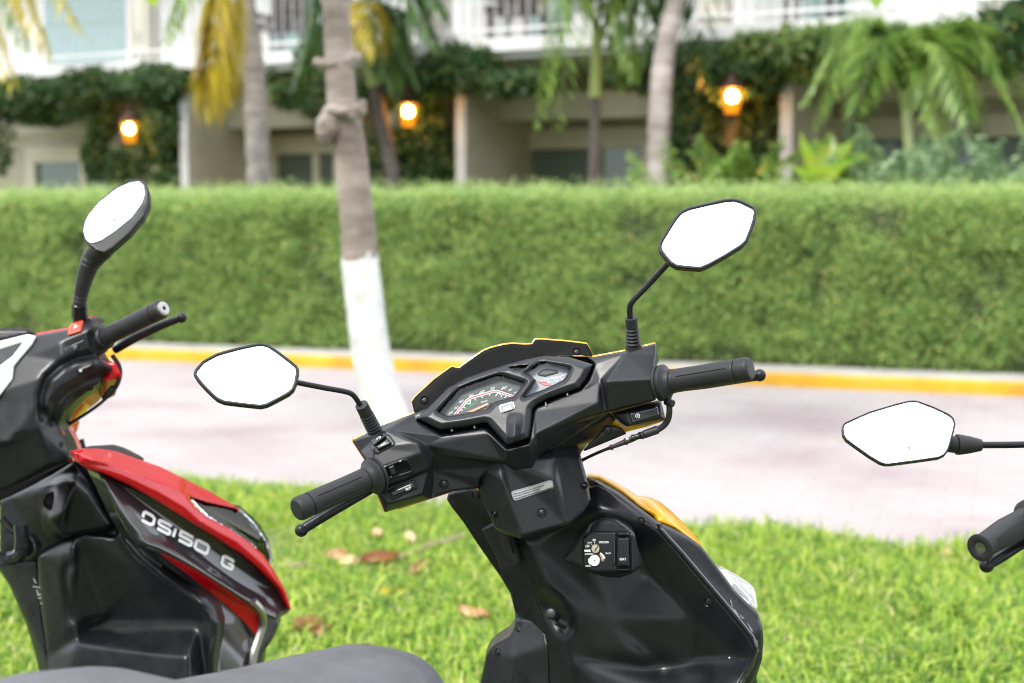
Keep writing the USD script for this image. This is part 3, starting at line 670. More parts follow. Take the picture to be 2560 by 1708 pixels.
# grey palm right of the far-left lantern with hanging yellow fronds
palm('tall grey palm trunk with a hanging yellow frond, second trunk from the left', [(612, 0), (628, 120), (640, 260), (648, 470)], 14.2, .125, .10, 'trunk_grey',
     [((560, -90, 13.4), (512, 280, 13.2), .10, .36, dict(mat='frond_yellow', hang=1.5, width=.036, nl=84)), ((560, -100, 13.4), (540, 285, 13.3), .10, .34, dict(mat='frond_yellow', hang=1.5, width=.036, nl=84)), ((545, -90, 13.4), (555, 240, 13.4), .05, .36, dict(mat='frond_yellow', hang=1.5, width=.036, nl=84)), ((575, -120, 13.4), (560, 150, 13.3), .05, .34, dict(mat='frond_yellow', hang=1.4, width=.034, nl=70)),
      ((615, -120, 14), (420, 90, 13.5), .5, .5, {}), ((615, -120, 14), (900, -60, 13.5), .5, .5, {})], 'frond_green', top_extra=(-.1, 0, 1.2), seed=2)
palm('yellowing palm whose drooping fronds hang in the upper left corner', [(-260, -100), (-250, 470)], 16.6, .13, .11, 'trunk_grey',
     [((-230, -250, 16.4), (30, 200, 15.9), .5, .5, dict(mat='frond_yellow', hang=1.2, width=.032, nl=60)), ((-150, -260, 16.4), (120, 130, 16.1), .5, .5, dict(mat='frond_yellow', hang=1.2, width=.032, nl=60)), ((-200, -300, 16.6), (190, 60, 16.1), .6, .5, dict(mat='frond_yellow', hang=1.0)), ((-100, -200, 16.4), (60, 110, 16.2), .4, .45, dict(hang=1.0))], 'frond_green', seed=3)
palm('slim dark palm with a yellow-green crownshaft beside the middle lantern', [(938, 215), (955, 300), (975, 400), (985, 470)], 15.2, .085, .07, 'trunk_dark',
     [((905, 40, 15.0), (985, 210, 14.7), .3, .5, {}), ((900, 30, 15.0), (830, 240, 14.6), .3, .55, {}), ((905, 20, 15.0), (1090, 120, 14.6), .5, .5, {}), ((900, 0, 15), (940, 130, 14.3), .2, .4, dict(mat='frond_yellow', hang=1.0)), ((905, 30, 15.), (1040, 200, 15.), .35, .5, {}), ((900, 20, 15), (760, 120, 14.9), .5, .5, {}), ((905, 0, 15), (1000, -120, 14.8), .3, .5, {}), ((905, 20, 15), (1110, 30, 14.7), .5, .5, {}), ((905, 10, 15), (800, 20, 14.5), .45, .5, {}), ((905, 20, 15), (740, 210, 15.2), .5, .5, {}), ((905, 20, 15), (1000, 260, 15.1), .4, .5, {}), ((905, 10, 15.2), (960, 60, 15.4), .6, .5, {})], 'frond_deep',
     shaft=([(912, 130), (922, 170), (938, 216)], .045, .075, 'crownshaft'), seed=4)
palm('thin dark palm with arching green fronds before the middle room', [(1487, 240), (1488, 330), (1485, 470)], 13.6, .06, .05, 'trunk_dark',
     [((1490, 70, 13.5), (1345, 300, 13.2), .75, .38, {}), ((1490, 70, 13.5), (1395, 310, 13.0), .75, .38, {}), ((1490, 70, 13.5), (1585, 190, 13.2), .5, .38, {}), ((1490, 60, 13.5), (1420, -90, 13.2), .3, .4, dict(mat='frond_deep')), ((1490, 60, 13.5), (1590, -60, 13.1), .3, .4, dict(mat='frond_deep')), ((1490, 70, 13.5), (1560, 210, 13.8), .45, .35, {}),
      ((1490, 60, 13.6), (1340, -40, 13.6), .3, .4, dict(mat='frond_deep')), ((1490, 60, 13.6), (1660, 70, 13.6), .5, .4, dict(mat='frond_deep'))], 'frond_green',
     shaft=([(1492, 60), (1490, 150), (1487, 245)], .045, .06, 'crownshaft'), seed=5)
palm('grey ringed palm trunk crossing the middle room on the right', [(1690, 0), (1665, 110), (1650, 250), (1645, 470)], 13.0, .11, .085, 'trunk_grey',
     [((1700, -160, 13), (1480, -30, 12.7), .5, .5, {}), ((1700, -140, 13), (1620, 150, 13.3), .5, .5, {}), ((1700, -140, 13), (1760, 190, 13.3), .5, .5, {}), ((1700, -150, 13), (1570, 60, 13.2), .5, .45, {}), ((1700, -160, 13), (1900, -60, 12.6), .4, .5, {})], 'frond_deep', top_extra=(.12, 0, .9), seed=6)
palm('short pale-stemmed palm with spreading feathery fronds at the right', [(2265, 270), (2270, 340), (2278, 470)], 12.2, .045, .04, 'pale_stem',
     [((2262, 235, 12.2), (2040, 310, 11.9), .75, .37, dict(hang=.55, width=.022, nl=60)), ((2262, 235, 12.2), (2085, 210, 12.0), .5, .37, dict(hang=.55, width=.022, nl=60)), ((2262, 235, 12.2), (2560, 330, 11.9), .75, .37, dict(hang=.55, width=.022, nl=60)), ((2262, 235, 12.2), (2500, 205, 12.0), .55, .37, dict(hang=.55, width=.022, nl=60)), ((2262, 235, 12.2), (2010, 250, 12.3), .6, .36, dict(hang=.5, width=.022, nl=60)), ((2262, 235, 12.2), (2585, 260, 12.3), .6, .36, dict(hang=.5, width=.022, nl=60)), ((2262, 235, 12.2), (2205, 60, 12.2), .15, .5, dict(hang=.55, width=.022, nl=60)), ((2262, 235, 12.2), (2360, 80, 12.3), .2, .5, dict(hang=.55, width=.022, nl=60)),
      ((2262, 235, 12.2), (2180, 130, 11.8), .35, .4, dict(mat='frond_deep', width=.022, nl=60)), ((2262, 235, 12.2), (2440, 130, 12.5), .4, .4, dict(mat='frond_deep', width=.022, nl=60)), ((2262, 235, 12.2), (2350, 330, 11.6), .4, .35, {}), ((2262, 235, 12.2), (2240, 90, 12.6), .15, .4, dict(mat='banana_leaf', width=.05)), ((2262, 235, 12.2), (2130, 330, 12.6), .7, .5, dict(mat='frond_deep', width=.022, nl=60)), ((2262, 235, 12.2), (2460, 350, 12.5), .7, .5, dict(mat='frond_deep', width=.022, nl=60)), ((2262, 235, 12.2), (2300, 70, 11.7), .1, .45, {}), ((2262, 235, 12.2), (2420, 290, 11.4), .5, .45, dict(hang=.55, width=.022, nl=60)), ((2262, 235, 12.2), (2140, 270, 11.4), .5, .45, dict(hang=.55, width=.022, nl=60))], 'frond_green',
     shaft=([(2262, 225), (2264, 250), (2266, 275)], .05, .048, 'crownshaft'), seed=7, z0=.1)

def broad_leaf(base, tip, sag, w, seed=0):
    """One paddle leaf with a rib, its sides gently folded and rippled."""
    r = np.random.default_rng(seed); path = curve([base, (np.asarray(base) + tip) / 2 + np.array([0, 0, sag]), tip], 18); p, t, U, V = frames(path); k = len(p)
    q = np.linspace(0, 1, k); ww = w * np.sin(np.pi * np.clip((q - .22) / .78, 0, 1) ** .8) ** .7 * (q > .22) + .008
    side = np.cross(t, np.array([0, -0.5, 1.0])); side /= np.linalg.norm(side, axis=1, keepdims=True); up = np.cross(side, t)
    cols = np.array([-1, -.5, 0, .5, 1.0]); rip = r.uniform(-.1, .1, (k, 5))
    v = p[:, None] + side[:, None] * (cols[None, :, None] * ww[:, None, None]) + up[:, None] * ((np.abs(cols)[None, :] * .35 + rip) * ww[:, None])[..., None]
    f = [(i * 5 + j, i * 5 + j + 1, (i + 1) * 5 + j + 1, (i + 1) * 5 + j) for i in range(k - 1) for j in range(4)]
    return (v.reshape(-1, 3), np.array(f))
def broad_plant(label, px, d, leaves, mt):
    t = thing('broad_leaved_plant', label, 'plant')
    foot = P(px, 480, d); foot[2] = .1
    for k, (x, y, dd, sag, w) in enumerate(leaves):
        obj('leaf', broad_leaf(foot + rng.normal(0, .04, 3) * [1, 1, 0], P(x, y, d + dd), sag, w, k), mt, t, smooth=True); toned(UsdGeom.Mesh.Get(stage, f'{t.GetPath()}/leaf' + (f'_{k:03d}' if k else '')).GetPrim(), 5)
broad_plant('banana-like plant with bright yellow-green paddle leaves right of the white partition', 2040, 12.0, [(2000, 330, -.5, .35, .17), (2075, 330, .5, .2, .16), (2135, 345, -.3, .45, .13), (1985, 415, -.6, .5, .15), (2175, 400, -.5, .6, .15), (2110, 400, -.7, .5, .15), (2040, 345, .2, .1, .12)], 'banana_leaf')
def fern_plant(label, spots, d, mt, ll=.26, n=8):
    t = thing('feathery_plant', label, 'plant')
    for k, (px, py) in enumerate(spots):
        foot = P(px, 500, d + rng.uniform(-.3, .3)); foot[2] = .1
        for q in range(n):
            a = q / n * 6.28 + rng.uniform(-.3, .3); rch = rng.uniform(.35, .7)
            tip = foot + np.array([math.cos(a) * rch, math.sin(a) * rch, 0]); tip[2] = P(px, py, d)[2] + rng.uniform(-.2, .15)
            rib, lv = frond(foot, tip, rng.uniform(.3, .55), nl=32, ll=ll, width=.05, hang=.7, seed=k * 20 + q)
            fr = toned(obj('frond', lv, mt, t, smooth=False)); fr.SetCustomDataByKey('kind', 'stuff'); toned(obj('rib', rib, mt, fr), 10 ** 6)
fern_plant('pale grey-green feathery plant behind the hedge below the short palm', [(2200, 355), (2300, 385)], 11.8, 'pale_leaf')
fern_plant('pale feathery plant behind the hedge at the far right edge', [(2430, 380), (2540, 370)], 11.6, 'pale_leaf')
fern_plant('low green feathery plant behind the hedge under the right lantern', [(1740, 400), (1840, 385), (1910, 410)], 12.3, 'frond_green')
for (x, y, lb) in ((383, 4, 'bright yellow-green leaf dangling into the top edge near the left lantern'), (2190, 8, 'bright green leaf dangling into the top edge above the feathery palm')):
    t = thing('hanging_leaf', lb, 'leaf'); b = P(x - 10, y - 60, 9.0)
    toned(obj('blade', broad_leaf(b, P(x, y + 12, 9.0), .01, .05, x), 'banana_leaf', t, smooth=True), 5)
    obj('stalk', tube([b, b + np.array([-.03, 0, .25])], .003, 5), 'crownshaft', t)

# ------------------------------------------------------------------ the leaning whitewashed tree on the verge
tree = thing('whitewashed_tree', 'leaning tree trunk with knots and a white painted base on the verge', 'tree')
TD = 6.35
lp = [(838, -60), (842, 40), (848, 150), (856, 260), (872, 360), (884, 470), (896, 570), (900, 655), (914, 780), (927, 880), (946, 970), (985, 1080), (1045, 1240)]
wd = [72, 70, 74, 80, 86, 88, 90, 93, 94, 96, 100, 104, 110]
tp_ = curve([P(x, y, TD) for x, y in lp], 96); tw = np.interp(np.linspace(0, 1, len(tp_)), np.linspace(0, 1, len(wd)), wd) * .95 * TD / FPX / 2
cut = int(len(tp_) * 7.05 / 12)
def rough_bark(q, th, p): return 1 + .10 * (meshkit.fbm(np.stack([np.cos(th) * 2 + p[:, None, 0] * 0, np.sin(th) * 2 + p[:, None, 1] * 0, p[:, None, 2] * 7 + 0 * th], -1), 3, 4) - .5)
obj('trunk', tube(tp_[:cut + 1], tw[:cut + 1], 28, mod=rough_bark), 'trunk_brown', tree)
wp = tp_[cut - 1:].copy(); ww_ = tw[cut - 1:] + .004; foot = wp[-1].copy(); foot[2] = -.03
wp = np.vstack([wp, foot]); ww_ = np.append(ww_, ww_[-1] * 1.15)
def ragged(q, th, p):
    r = rough_bark(q, th, p)
    return r
lime = tube(wp, ww_, 48, mod=ragged)
v = np.array(lime.vertices); k = 48
v[:k] += (np.array([0, 0, 1.0]) * (.06 * (meshkit.noise(np.c_[np.arange(k) * .6, np.zeros(k), np.zeros(k)]) - .5)[:, None]))
lime = trimesh.Trimesh(v, lime.faces, process=False)
obj('limewash_base', lime, 'limewash', tree).SetCustomDataByKey('label', 'white painted lower trunk')
def lump(x, y, dd, r, sc, seed):
    m = trimesh.creation.icosphere(3, 1.0); v = np.asarray(m.vertices)
    f = 1 + .55 * (meshkit.fbm(v * 1.6 + seed * 3.1, 3, seed) - .5) + .22 * (meshkit.noise(v * 5.0 + seed, seed) - .5)
    return (v * f[:, None] * r * np.array(sc) + P(x, y, TD + dd), np.asarray(m.faces))
for k, parts_ in enumerate((((838, 162, -.02, .052, (1.1, .9, .7)), (812, 160, -.03, .030, (1.3, .9, .8)), (793, 155, -.04, .018, (1.1, .9, 1.2))), ((868, 152, -.02, .045, (1, .9, .8)), (890, 142, -.04, .022, (1, .9, 1.1))),
                            ((822, 318, -.05, .062, (.85, .8, 1.1)), (812, 340, -.06, .045, (.8, .8, .9)), (836, 280, -.04, .055, (1, .8, .7))), ((862, 278, -.09, .040, (1.2, .7, .55)), (880, 290, -.09, .024, (1, .8, .8))), ((892, 276, -.05, .042, (1.0, .9, .75)), (906, 262, -.06, .020, (.9, .9, 1.2))))):
    obj('knot', cat([lump(*q, k * 7 + n_) for n_, q in enumerate(parts_)]), 'trunk_brown', tree, smooth=True)
cr_c = tp_[0] + np.array([-.3, .2, 1.6])
n = 5200
u = rng.normal(size=(n, 3)); u /= np.linalg.norm(u, axis=1, keepdims=True); c = cr_c + u * rng.uniform(.3, 1, (n, 1)) ** .5 * np.array([1.9, 1.7, .75])
g = meshkit.fbm(c * 2.3, 3, 8); c = c[g > .47]; c = c[c[:, 2] > tp_[0][2] + .6]
toned(obj('crown', leaf_quads(rng, c, rng.normal(size=(len(c), 3)) + [0, 0, -.5], rng.uniform(.08, .16, len(c)), .5), 'vine_leaf_pale', tree, smooth=False))
for e in ((-.9, .2, 1.4), (.7, -.2, 1.5), (-.2, .6, 1.7)):
    obj('limb', tube(curve([tp_[0] - [0, 0, .1], tp_[0] + np.array(e) * .5 + [0, 0, .1], tp_[0] + np.array(e)], 10), np.linspace(.07, .02, 11), 8), 'trunk_brown', tree)

# ------------------------------------------------------------------ litter on the grass
mat('dry_leaf', {'g': ('geometry', {}), 'o': ('object_info', {}), 'n': ('noise_texture', {'scale': 60.0, 'detail': 4.0}), 'c': ('rgb_ramp', {'ramp': [(0.25, (0.36, 0.18, 0.09)), (0.5, (0.56, 0.33, 0.19)), (0.8, (0.70, 0.50, 0.32))]}), 'p': ('principled_bsdf', {'roughness': 0.6})},
    [('g.position', 'n.vector'), ('n.fac', 'c.fac'), ('c.color', 'p.base_color')])
plain('cream_leaf', (0.66, 0.48, 0.30), 0.6); plain('yellow_leaf', (0.62, 0.42, 0.03), 0.5); plain('brown_leaf', (0.36, 0.17, 0.09), 0.6)
stained('twig_bark', (0.14, 0.09, 0.06), (0.24, 0.17, 0.12), (0.32, 0.25, 0.19), scale=30)
def fallen(x, y, L, w, ang, curl, mt, label, stand=0.0, hz=.055, seed=0):
    r = np.random.default_rng(seed); c = ground(x, y, hz); U_, V_ = np.meshgrid(np.linspace(0, 1, 9), np.linspace(-1, 1, 7), indexing='ij')
    wid = w * .8 * np.sin(np.pi * (.04 + .93 * U_) ** .85) ** .8; X = (U_ - .5) * L; Y = V_ * wid
    Z = curl * (V_ ** 2) * w * 1.5 + curl * .5 * L * (U_ - .4) ** 2 + r.normal(0, .0015, U_.shape) + .006 * np.sin(U_ * 9 + seed)
    ca, sa, ct, st_ = math.cos(ang), math.sin(ang), math.cos(stand), math.sin(stand)
    Y2, Z2 = Y * ct - Z * st_, Y * st_ + Z * ct
    v = c + np.stack([X * ca - Y2 * sa, X * sa + Y2 * ca, Z2], -1).reshape(-1, 3)
    v2 = v - np.array([0, 0, .0012]); k = 7; f = np.array([(i * k + j, (i + 1) * k + j, (i + 1) * k + j + 1, i * k + j + 1) for i in range(8) for j in range(k - 1)])
    t = thing('fallen_leaf', label, 'leaf', 'dry leaves lying on the grass')
    obj('blade', cat([(v, f), (v2, f[:, ::-1])]), mt, t, smooth=True)
    b = c + np.array([-(L * .5) * ca, -(L * .5) * sa, curl * .5 * L * .16]); obj('stalk', tube(curve([b, b + np.array([-.02 * ca, -.02 * sa, .004]), b + np.array([-.035 * ca, -.035 * sa + .01, 0])], 6), .0012, 5), 'twig_bark', t)
for i, a in enumerate([((1115, 520), .085, .022, 2.0, .6, 'dry_leaf', 'small tan dry leaf standing up in the grass left of the pale squarish leaf', 1.0),
          ((1400, 565), .10, .045, 1.9, .3, 'cream_leaf', 'pale cream squarish dry leaf on the grass above the long twig', .95),
          ((790, 710), .09, .026, .2, .5, 'dry_leaf', 'pinkish brown dry leaf at the left end of the long twig', .7),
          ((925, 750), .095, .024, -.4, .4, 'cream_leaf', 'pale curled leaf touching the left end of the long twig', .8),
          ((1165, 755), .13, .03, .15, .8, 'brown_leaf', 'dark reddish brown curled leaf lying on the long twig', .7),
          ((1450, 810), .12, .024, 1.3, .5, 'dry_leaf', 'narrow tan leaf pointing down below the long twig', .9),
          ((1275, 1020), .085, .02, .0, .4, 'yellow_leaf', 'small yellow leaf in the grass below the twig', .7),
          ((1975, 1195), .12, .022, -.7, .5, 'dry_leaf', 'slim tan leaf beside the left edge of the black leg shield', .7),
          ((560, 1310), .085, .03, .3, .9, 'dry_leaf', 'crumpled tan leaf just above the seat, left one of the pair', .8),
          ((660, 1340), .08, .022, .6, .6, 'brown_leaf', 'brown curled leaf just above the seat, right one of the pair', .7)]):
    (zx, zy), L, w, an, cu, mt, lb, sd = a; x, y = Z8([(zx, zy)])[0][:2]
    fallen(x, y, L, w, an, cu, mt, lb, stand=sd, seed=i)
fallen(2360, 1385, .055, .014, .8, .5, 'cream_leaf', 'pale leaf in the grass left of the right-hand grip', stand=.5, seed=31)
fallen(2285, 1530, .05, .012, .9, .5, 'dry_leaf', 'small tan leaf in the open grass at the lower right', stand=.7, seed=34)
def twig(pts, r, label, forks=()):
    t = thing('fallen_twig', label, 'twig')
    path = curve([ground(*Z8([(x, y)])[0][:2], z=z) for x, y, z in pts], 24); obj('stick', tube(path, np.linspace(r, r * .6, len(path)) * (1 + .08 * rng.normal(size=len(path))), 8), 'twig_bark', t)
    for f in forks: obj('side_shoot', tube(curve([ground(*Z8([(x, y)])[0][:2], z=z) for x, y, z in f], 10), .004, 6), 'twig_bark', t)
twig([(1020, 785, .04), (1230, 750, .05), (1420, 680, .055), (1620, 600, .06), (1860, 530, .075)], .013, 'long grey-brown twig lying across the grass among dry leaves', [[(1650, 590, .06), (1720, 600, .03), (1690, 660, .02)]])
twig([(120, 830, .03), (330, 795, .045), (520, 775, .06), (640, 800, .05), (710, 850, .03)], .011, 'bent grey twig in the grass beside the red scooter front')

# =================================================================== THE YELLOW SCOOTER
ys = thing('motor_scooter', 'black and yellow scooter parked in the centre foreground, its handlebar turned to the camera', 'scooter')
HR = 1.93                                           # distance of the handlebar
def yax(x): return 1270 - (x - 720) * 0.2954         # the bar's line in the picture
def hb(x, y): return 52 + 0.324 * (np.asarray(y) - yax(np.asarray(x)))
def q1(x, y, h=None, dh=-5.0):
    p = Z1([(x, y)])[0]; return (p[0], p[1], float(hb(*p)) + dh if h is None else h)
K = {k: q1(*v) for k, v in dict(
    L1=(105, 735, 0), L2=(510, 555, 2), L3=(330, 668, 27), L4=(158, 815, 14), L5=(530, 745, 42), L6=(615, 910, 34), L7=(300, 1045, 40), L8=(205, 875, 34), L3b=(250, 780, 36), L5b=(560, 815, 46), L7b=(240, 930, 46),
    B1=(262, 1062, 28), B2=(600, 935, 26), B3=(560, 1088, 31), B4=(345, 1152, 33), B5=(320, 1205, 8), B6=(612, 1112, 6), B7=(632, 985, 2),
    M0=(330, 664, 24), M1=(525, 600), M2=(690, 705), M3=(985, 690), M2u=(960, 650), M4=(592, 768, 26), M5=(640, 832, 16), M6=(1095, 870, 34),
    U1=(625, 925, 0), U2=(1100, 892, 12), U3=(935, 985, 6), U4=(930, 1045, 0), U5=(612, 1112, -2),
    V1=(1110, 800), V2=(1270, 760), V3=(1300, 545), W1=(1180, 942, 14), W2=(1288, 936, 14), W3=(1320, 832, 26),
    R2=(1600, 410), R3=(1690, 240), R4=(1680, 188, -4), R5=(1890, 170, 8), R6=(1728, 345, 16), R7=(1750, 552, 20), R8=(1310, 690, 52), R9=(1715, 485, 32), R10=(1320, 834, 14), R7b=(1765, 558, 6),
    A1=(2090, 100, 0), A2=(2088, 182, 10), A3=(2068, 335, 38), A4=(1765, 352, 37), A5=(2088, 468, 27), A6=(1778, 552, 24), A7=(2108, 220, -6), A8=(2090, 335, 10)).items()}
F_ = lambda *n: [K[x] for x in n]
facets = [F_('L1', 'L2', 'M0', 'L4'), F_('L2', 'M1', 'M0'), F_('L4', 'M0', 'L3b'), F_('L3b', 'M0', 'L5', 'L5b', 'L7b'), F_('L4', 'L3b', 'L7b', 'L8'), F_('L7b', 'L5b', 'L6', 'L7'), F_('L8', 'L7b', 'L7'),
          F_('L7', 'L6', 'B2', 'B1'), F_('B1', 'B2', 'B3', 'B4'), F_('B4', 'B3', 'B6', 'B5'), F_('B2', 'B7', 'B6', 'B3'), F_('B1', 'B4', 'B5'), F_('L6', 'U1', 'B7', 'B2'),
          F_('M0', 'M1', 'M2', 'M4', 'L5'), F_('M2', 'M2u', 'M3', 'M4'), F_('L5', 'M4', 'M5', 'L6', 'L5b'), F_('M4', 'M3', 'M6', 'M5'), F_('M5', 'M6', 'U2', 'U1'), F_('L6', 'M5', 'U1'), F_('U1', 'U2', 'U3', 'U4', 'U5', 'B7'),
          F_('M3', 'V1', 'M6'), F_('M6', 'V1', 'W1', 'U2'), F_('V1', 'V2', 'W2', 'W1'), F_('V2', 'R8', 'R10', 'W2'), F_('V2', 'V3', 'R8'),
          F_('V3', 'R2', 'R6', 'R9', 'R8'), F_('R2', 'R3', 'R6'), F_('R3', 'R5', 'R6'), F_('R3', 'R4', 'R5'), F_('R8', 'R9', 'R7', 'R7b', 'R10'), F_('R6', 'R7', 'R9'), F_('R5', 'A4', 'R6'), F_('R6', 'A4', 'A6', 'R7'), F_('R4', 'A1', 'R5'),
          F_('R5', 'A1', 'A2'), F_('R5', 'A2', 'A3', 'A4'), F_('A4', 'A3', 'A5', 'A6'), F_('A1', 'A7', 'A8', 'A3', 'A2')]
ledge = Z1([(535, 606), (690, 697), (965, 650), (990, 662), (1118, 788), (1258, 752), (1288, 540), (1310, 510), (1600, 398), (1648, 335), (1684, 238), (1640, 200), (1480, 190), (1000, 300), (700, 430), (600, 545)])
ledge_p = Polygon(ledge)
def carve(X, Y, H):
    ins = shapely.contains_xy(ledge_p, X, Y)
    H[ins] = np.minimum(H[ins], hb(X, Y)[ins] - 26)
    return H
cover_d = Depth(facets, HR, sigma=1.9, step=1.5, extra=carve)
cover_out = Z1([(105, 735), (290, 642), (510, 557), (600, 520), (700, 420), (1000, 300), (1480, 186), (1680, 190), (1890, 150), (2088, 101), (2107, 220), (2072, 290), (2066, 335), (2090, 470), (2070, 478), (1900, 520), (1772, 556), (1550, 700), (1322, 838), (1300, 905), (1286, 936), (1182, 944), (1110, 905), (1095, 893), (1000, 930), (938, 985), (930, 1047), (760, 1068), (614, 1115), (460, 1160), (320, 1205), (262, 1075), (215, 970), (200, 880), (158, 815)])
cover_poly = rounded(cover_out, 1.5)
obj('handlebar_cover', panel(cover_poly, cover_d, 3.0, .028, lip=.0035, lipw=5), 'black_plastic', ys, smooth=True)

# visor behind the dials, its front skin yellow
vis_pts = Z1([(512, 556), (494, 482), (518, 448), (640, 335), (752, 254), (768, 256), (800, 264), (880, 205), (960, 150), (1010, 130), (1090, 110), (1150, 103), (1230, 108), (1278, 106), (1300, 75), (1340, 75), (1500, 87), (1638, 104), (1660, 140), (1680, 190), (1640, 240), (1480, 235), (1000, 345), (700, 480), (600, 580)])
vis_d = Depth([[p + (h,) for p, h in zip(Z1([(480, 560), (1000, 330), (1000, 60), (480, 430)]), (-2, -14, -30, -14))], [p + (h,) for p, h in zip(Z1([(1000, 330), (1700, 200), (1700, 50), (1000, 60)]), (-14, -14, -26, -30))]], HR, sigma=4)
vis_poly = rounded(vis_pts, 1.5)
visor = obj('visor', panel(vis_poly, vis_d, 4, .004, lip=.0015, lipw=4), 'dull_black', ys, smooth=True)
vy = affinity.translate(vis_poly, -0.8, -3.2).union(vis_poly)
vd2 = lifted(vis_d, -5)
obj('visor_shell', panel(vy, vd2, 5, .02, lip=.001, lipw=3, bdir=FW + [0, 0, -.4]), 'yellow_paint', ys, smooth=True)
# yellow front cowl behind the cover
fc = Polygon(cover_out).buffer(0)
fc = affinity.translate(fc, -1.2, -3.4).union(affinity.translate(fc, -2.2, -0.5)).union(Polygon(Z1([(1760, 545), (2122, 470), (2153, 604), (2030, 645), (1900, 676), (1862, 690), (1800, 620)]))).union(Polygon(Z1([(400, 1150), (614, 1100), (760, 1055), (850, 1030), (912, 1034), (934, 1055), (930, 1066), (905, 1045), (850, 1042), (760, 1071), (614, 1119), (400, 1188)])))
fc = max(getattr(fc, 'geoms', [fc]), key=lambda g: g.area).buffer(-.5).buffer(.5)
cow_d = Depth([[q1(0, 700, -14), q1(1300, 0, -14), q1(1300, 1300, -22), q1(0, 1300, -20)], [q1(1300, 0, -14), q1(2200, 0, -14), q1(2200, 1300, -22), q1(1300, 1300, -22)]], HR, sigma=5)
obj('front_cowl', panel(fc, lambda x, y: np.maximum(cow_d(x, y), cover_d(x, y) + .009), 5, .11, lip=.002, lipw=3, bdir=FW + [0, 0, -.25], shrink=.72), 'yellow_paint', ys, smooth=True)
# belly on the right below the cover: yellow cowl coloured black to paint its shade, black flange
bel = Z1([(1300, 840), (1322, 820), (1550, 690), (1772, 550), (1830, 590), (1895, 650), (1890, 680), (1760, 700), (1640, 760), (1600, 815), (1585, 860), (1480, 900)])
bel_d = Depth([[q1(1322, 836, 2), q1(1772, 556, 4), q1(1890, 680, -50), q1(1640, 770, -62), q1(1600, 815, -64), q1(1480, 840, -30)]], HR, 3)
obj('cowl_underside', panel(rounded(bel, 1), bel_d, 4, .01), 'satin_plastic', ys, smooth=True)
fl = Z1([(1606, 812), (1640, 770), (1700, 715), (1760, 640), (1810, 640), (1868, 655), (1900, 690), (1760, 748)])
fl_d = Depth([[q1(1590, 838, -6), q1(1660, 740, 0), q1(1860, 660, 0), q1(1900, 690, -4)]], HR, 3)
obj('flange', panel(rounded(fl, 1.5), fl_d, 3, .008, lip=.002, lipw=4), 'black_plastic', ys, smooth=True)
# starter box
sb = Z1([(1800, 560), (1940, 522), (2120, 478), (2134, 520), (2150, 600), (2030, 632), (1900, 646), (1860, 620)])
sb_d = Depth([[q1(1800, 555, 2), q1(2120, 476, 8), q1(2116, 510, 16), q1(1890, 555, 14)], [q1(1890, 555, 14), q1(2116, 510, 16), q1(2115, 585, 18), q1(1925, 638, 16)], [q1(1925, 638, 16), q1(2115, 585, 18), q1(2150, 602, 8), q1(1905, 650, 4)], [q1(1800, 555, 2), q1(1890, 555, 14), q1(1925, 638, 16), q1(1850, 620, 0)]], HR, 1.6, 1.0)
sbo = obj('starter_box', panel(rounded(sb, 1), sb_d, 2.5, .03, lip=.002, lipw=4), 'black_plastic', ys, smooth=True)
obj('button', pad(rounded(Z1([(1912, 556), (2100, 512), (2108, 572), (1932, 628)]), 2), sb_d, 3.5, 5, 2), 'gloss_black', sbo, smooth=True)

# dials
bez = ZD([(18, 950), (70, 885), (130, 835), (400, 560), (640, 430), (900, 335), (1150, 255), (1400, 195), (1640, 150), (1950, 165), (2110, 215), (2255, 262), (2225, 340), (2165, 460), (2080, 565), (1950, 605), (1700, 690), (1530, 785), (1490, 830), (1480, 900), (1462, 1080), (1440, 1195), (1300, 1245), (1162, 1285), (1110, 1230), (960, 1060), (915, 1012), (870, 1005), (600, 1055), (320, 1092), (240, 1060)])
w1 = ZD([(275, 862), (360, 760), (500, 610), (545, 565), (700, 500), (1030, 388), (1090, 395), (1390, 488), (1330, 570), (1255, 668), (1120, 710), (1000, 742), (925, 825), (700, 880), (410, 925)])
w2 = ZD([(1375, 680), (1450, 580), (1530, 462), (1460, 400), (1395, 365), (1500, 290), (1570, 238), (1640, 230), (1970, 312), (1930, 400), (1885, 462), (1640, 580)])
w3 = ZD([(1175, 292), (1300, 275), (1440, 262), (1400, 310), (1325, 345), (1240, 336)])
def qd(x, y, dh):
    p = ZD([(x, y)])[0]; return (p[0], p[1], float(hb(*p)) + dh)
bez_d = Depth([[qd(-200, 1500, 0), qd(2500, 1500, 0), qd(2500, -100, 0), qd(-200, -100, 0)]], HR, 1.5, 1.0,
              extra=lambda X, Y, H: H + 7 * np.clip(shapely.distance(Polygon(bez).boundary, shapely.points(X, Y)) / 15 * shapely.contains_xy(Polygon(bez), X, Y), 0, 1)
              - 4 * np.clip(1 - np.minimum(shapely.distance(Polygon(w1), shapely.points(X, Y)), np.minimum(shapely.distance(Polygon(w2), shapely.points(X, Y)), 99)) / 9, 0, 1)
              + 12 * np.clip(1 - np.abs(X - (1290 - (Y - 1005) * .06)) / np.maximum(8, 22 - (Y - 1030) * .08), 0, 1) * np.clip((Y - 1034) / 26, 0, 1) * np.clip((1112 - Y) / 14, 0.25, 1))
bp_ = Polygon(bez, [w1, w2, w3]).buffer(0)
dash = obj('instrument_panel', panel(bp_, bez_d, 2.6, .022, lip=.002, lipw=4), 'black_plastic', ys, smooth=True)
floor_d = lambda x, y: HR - (hb(x, y) - 13) / 1000
for w, mt in ((w1, 'dial_face'), (w2, 'fuel_face_glare'), (w3, 'gloss_black')):
    wp_ = Polygon(w).buffer(4)
    obj('dial', panel(wp_, floor_d, 6, .004, lip=0), mt, dash, smooth=True)
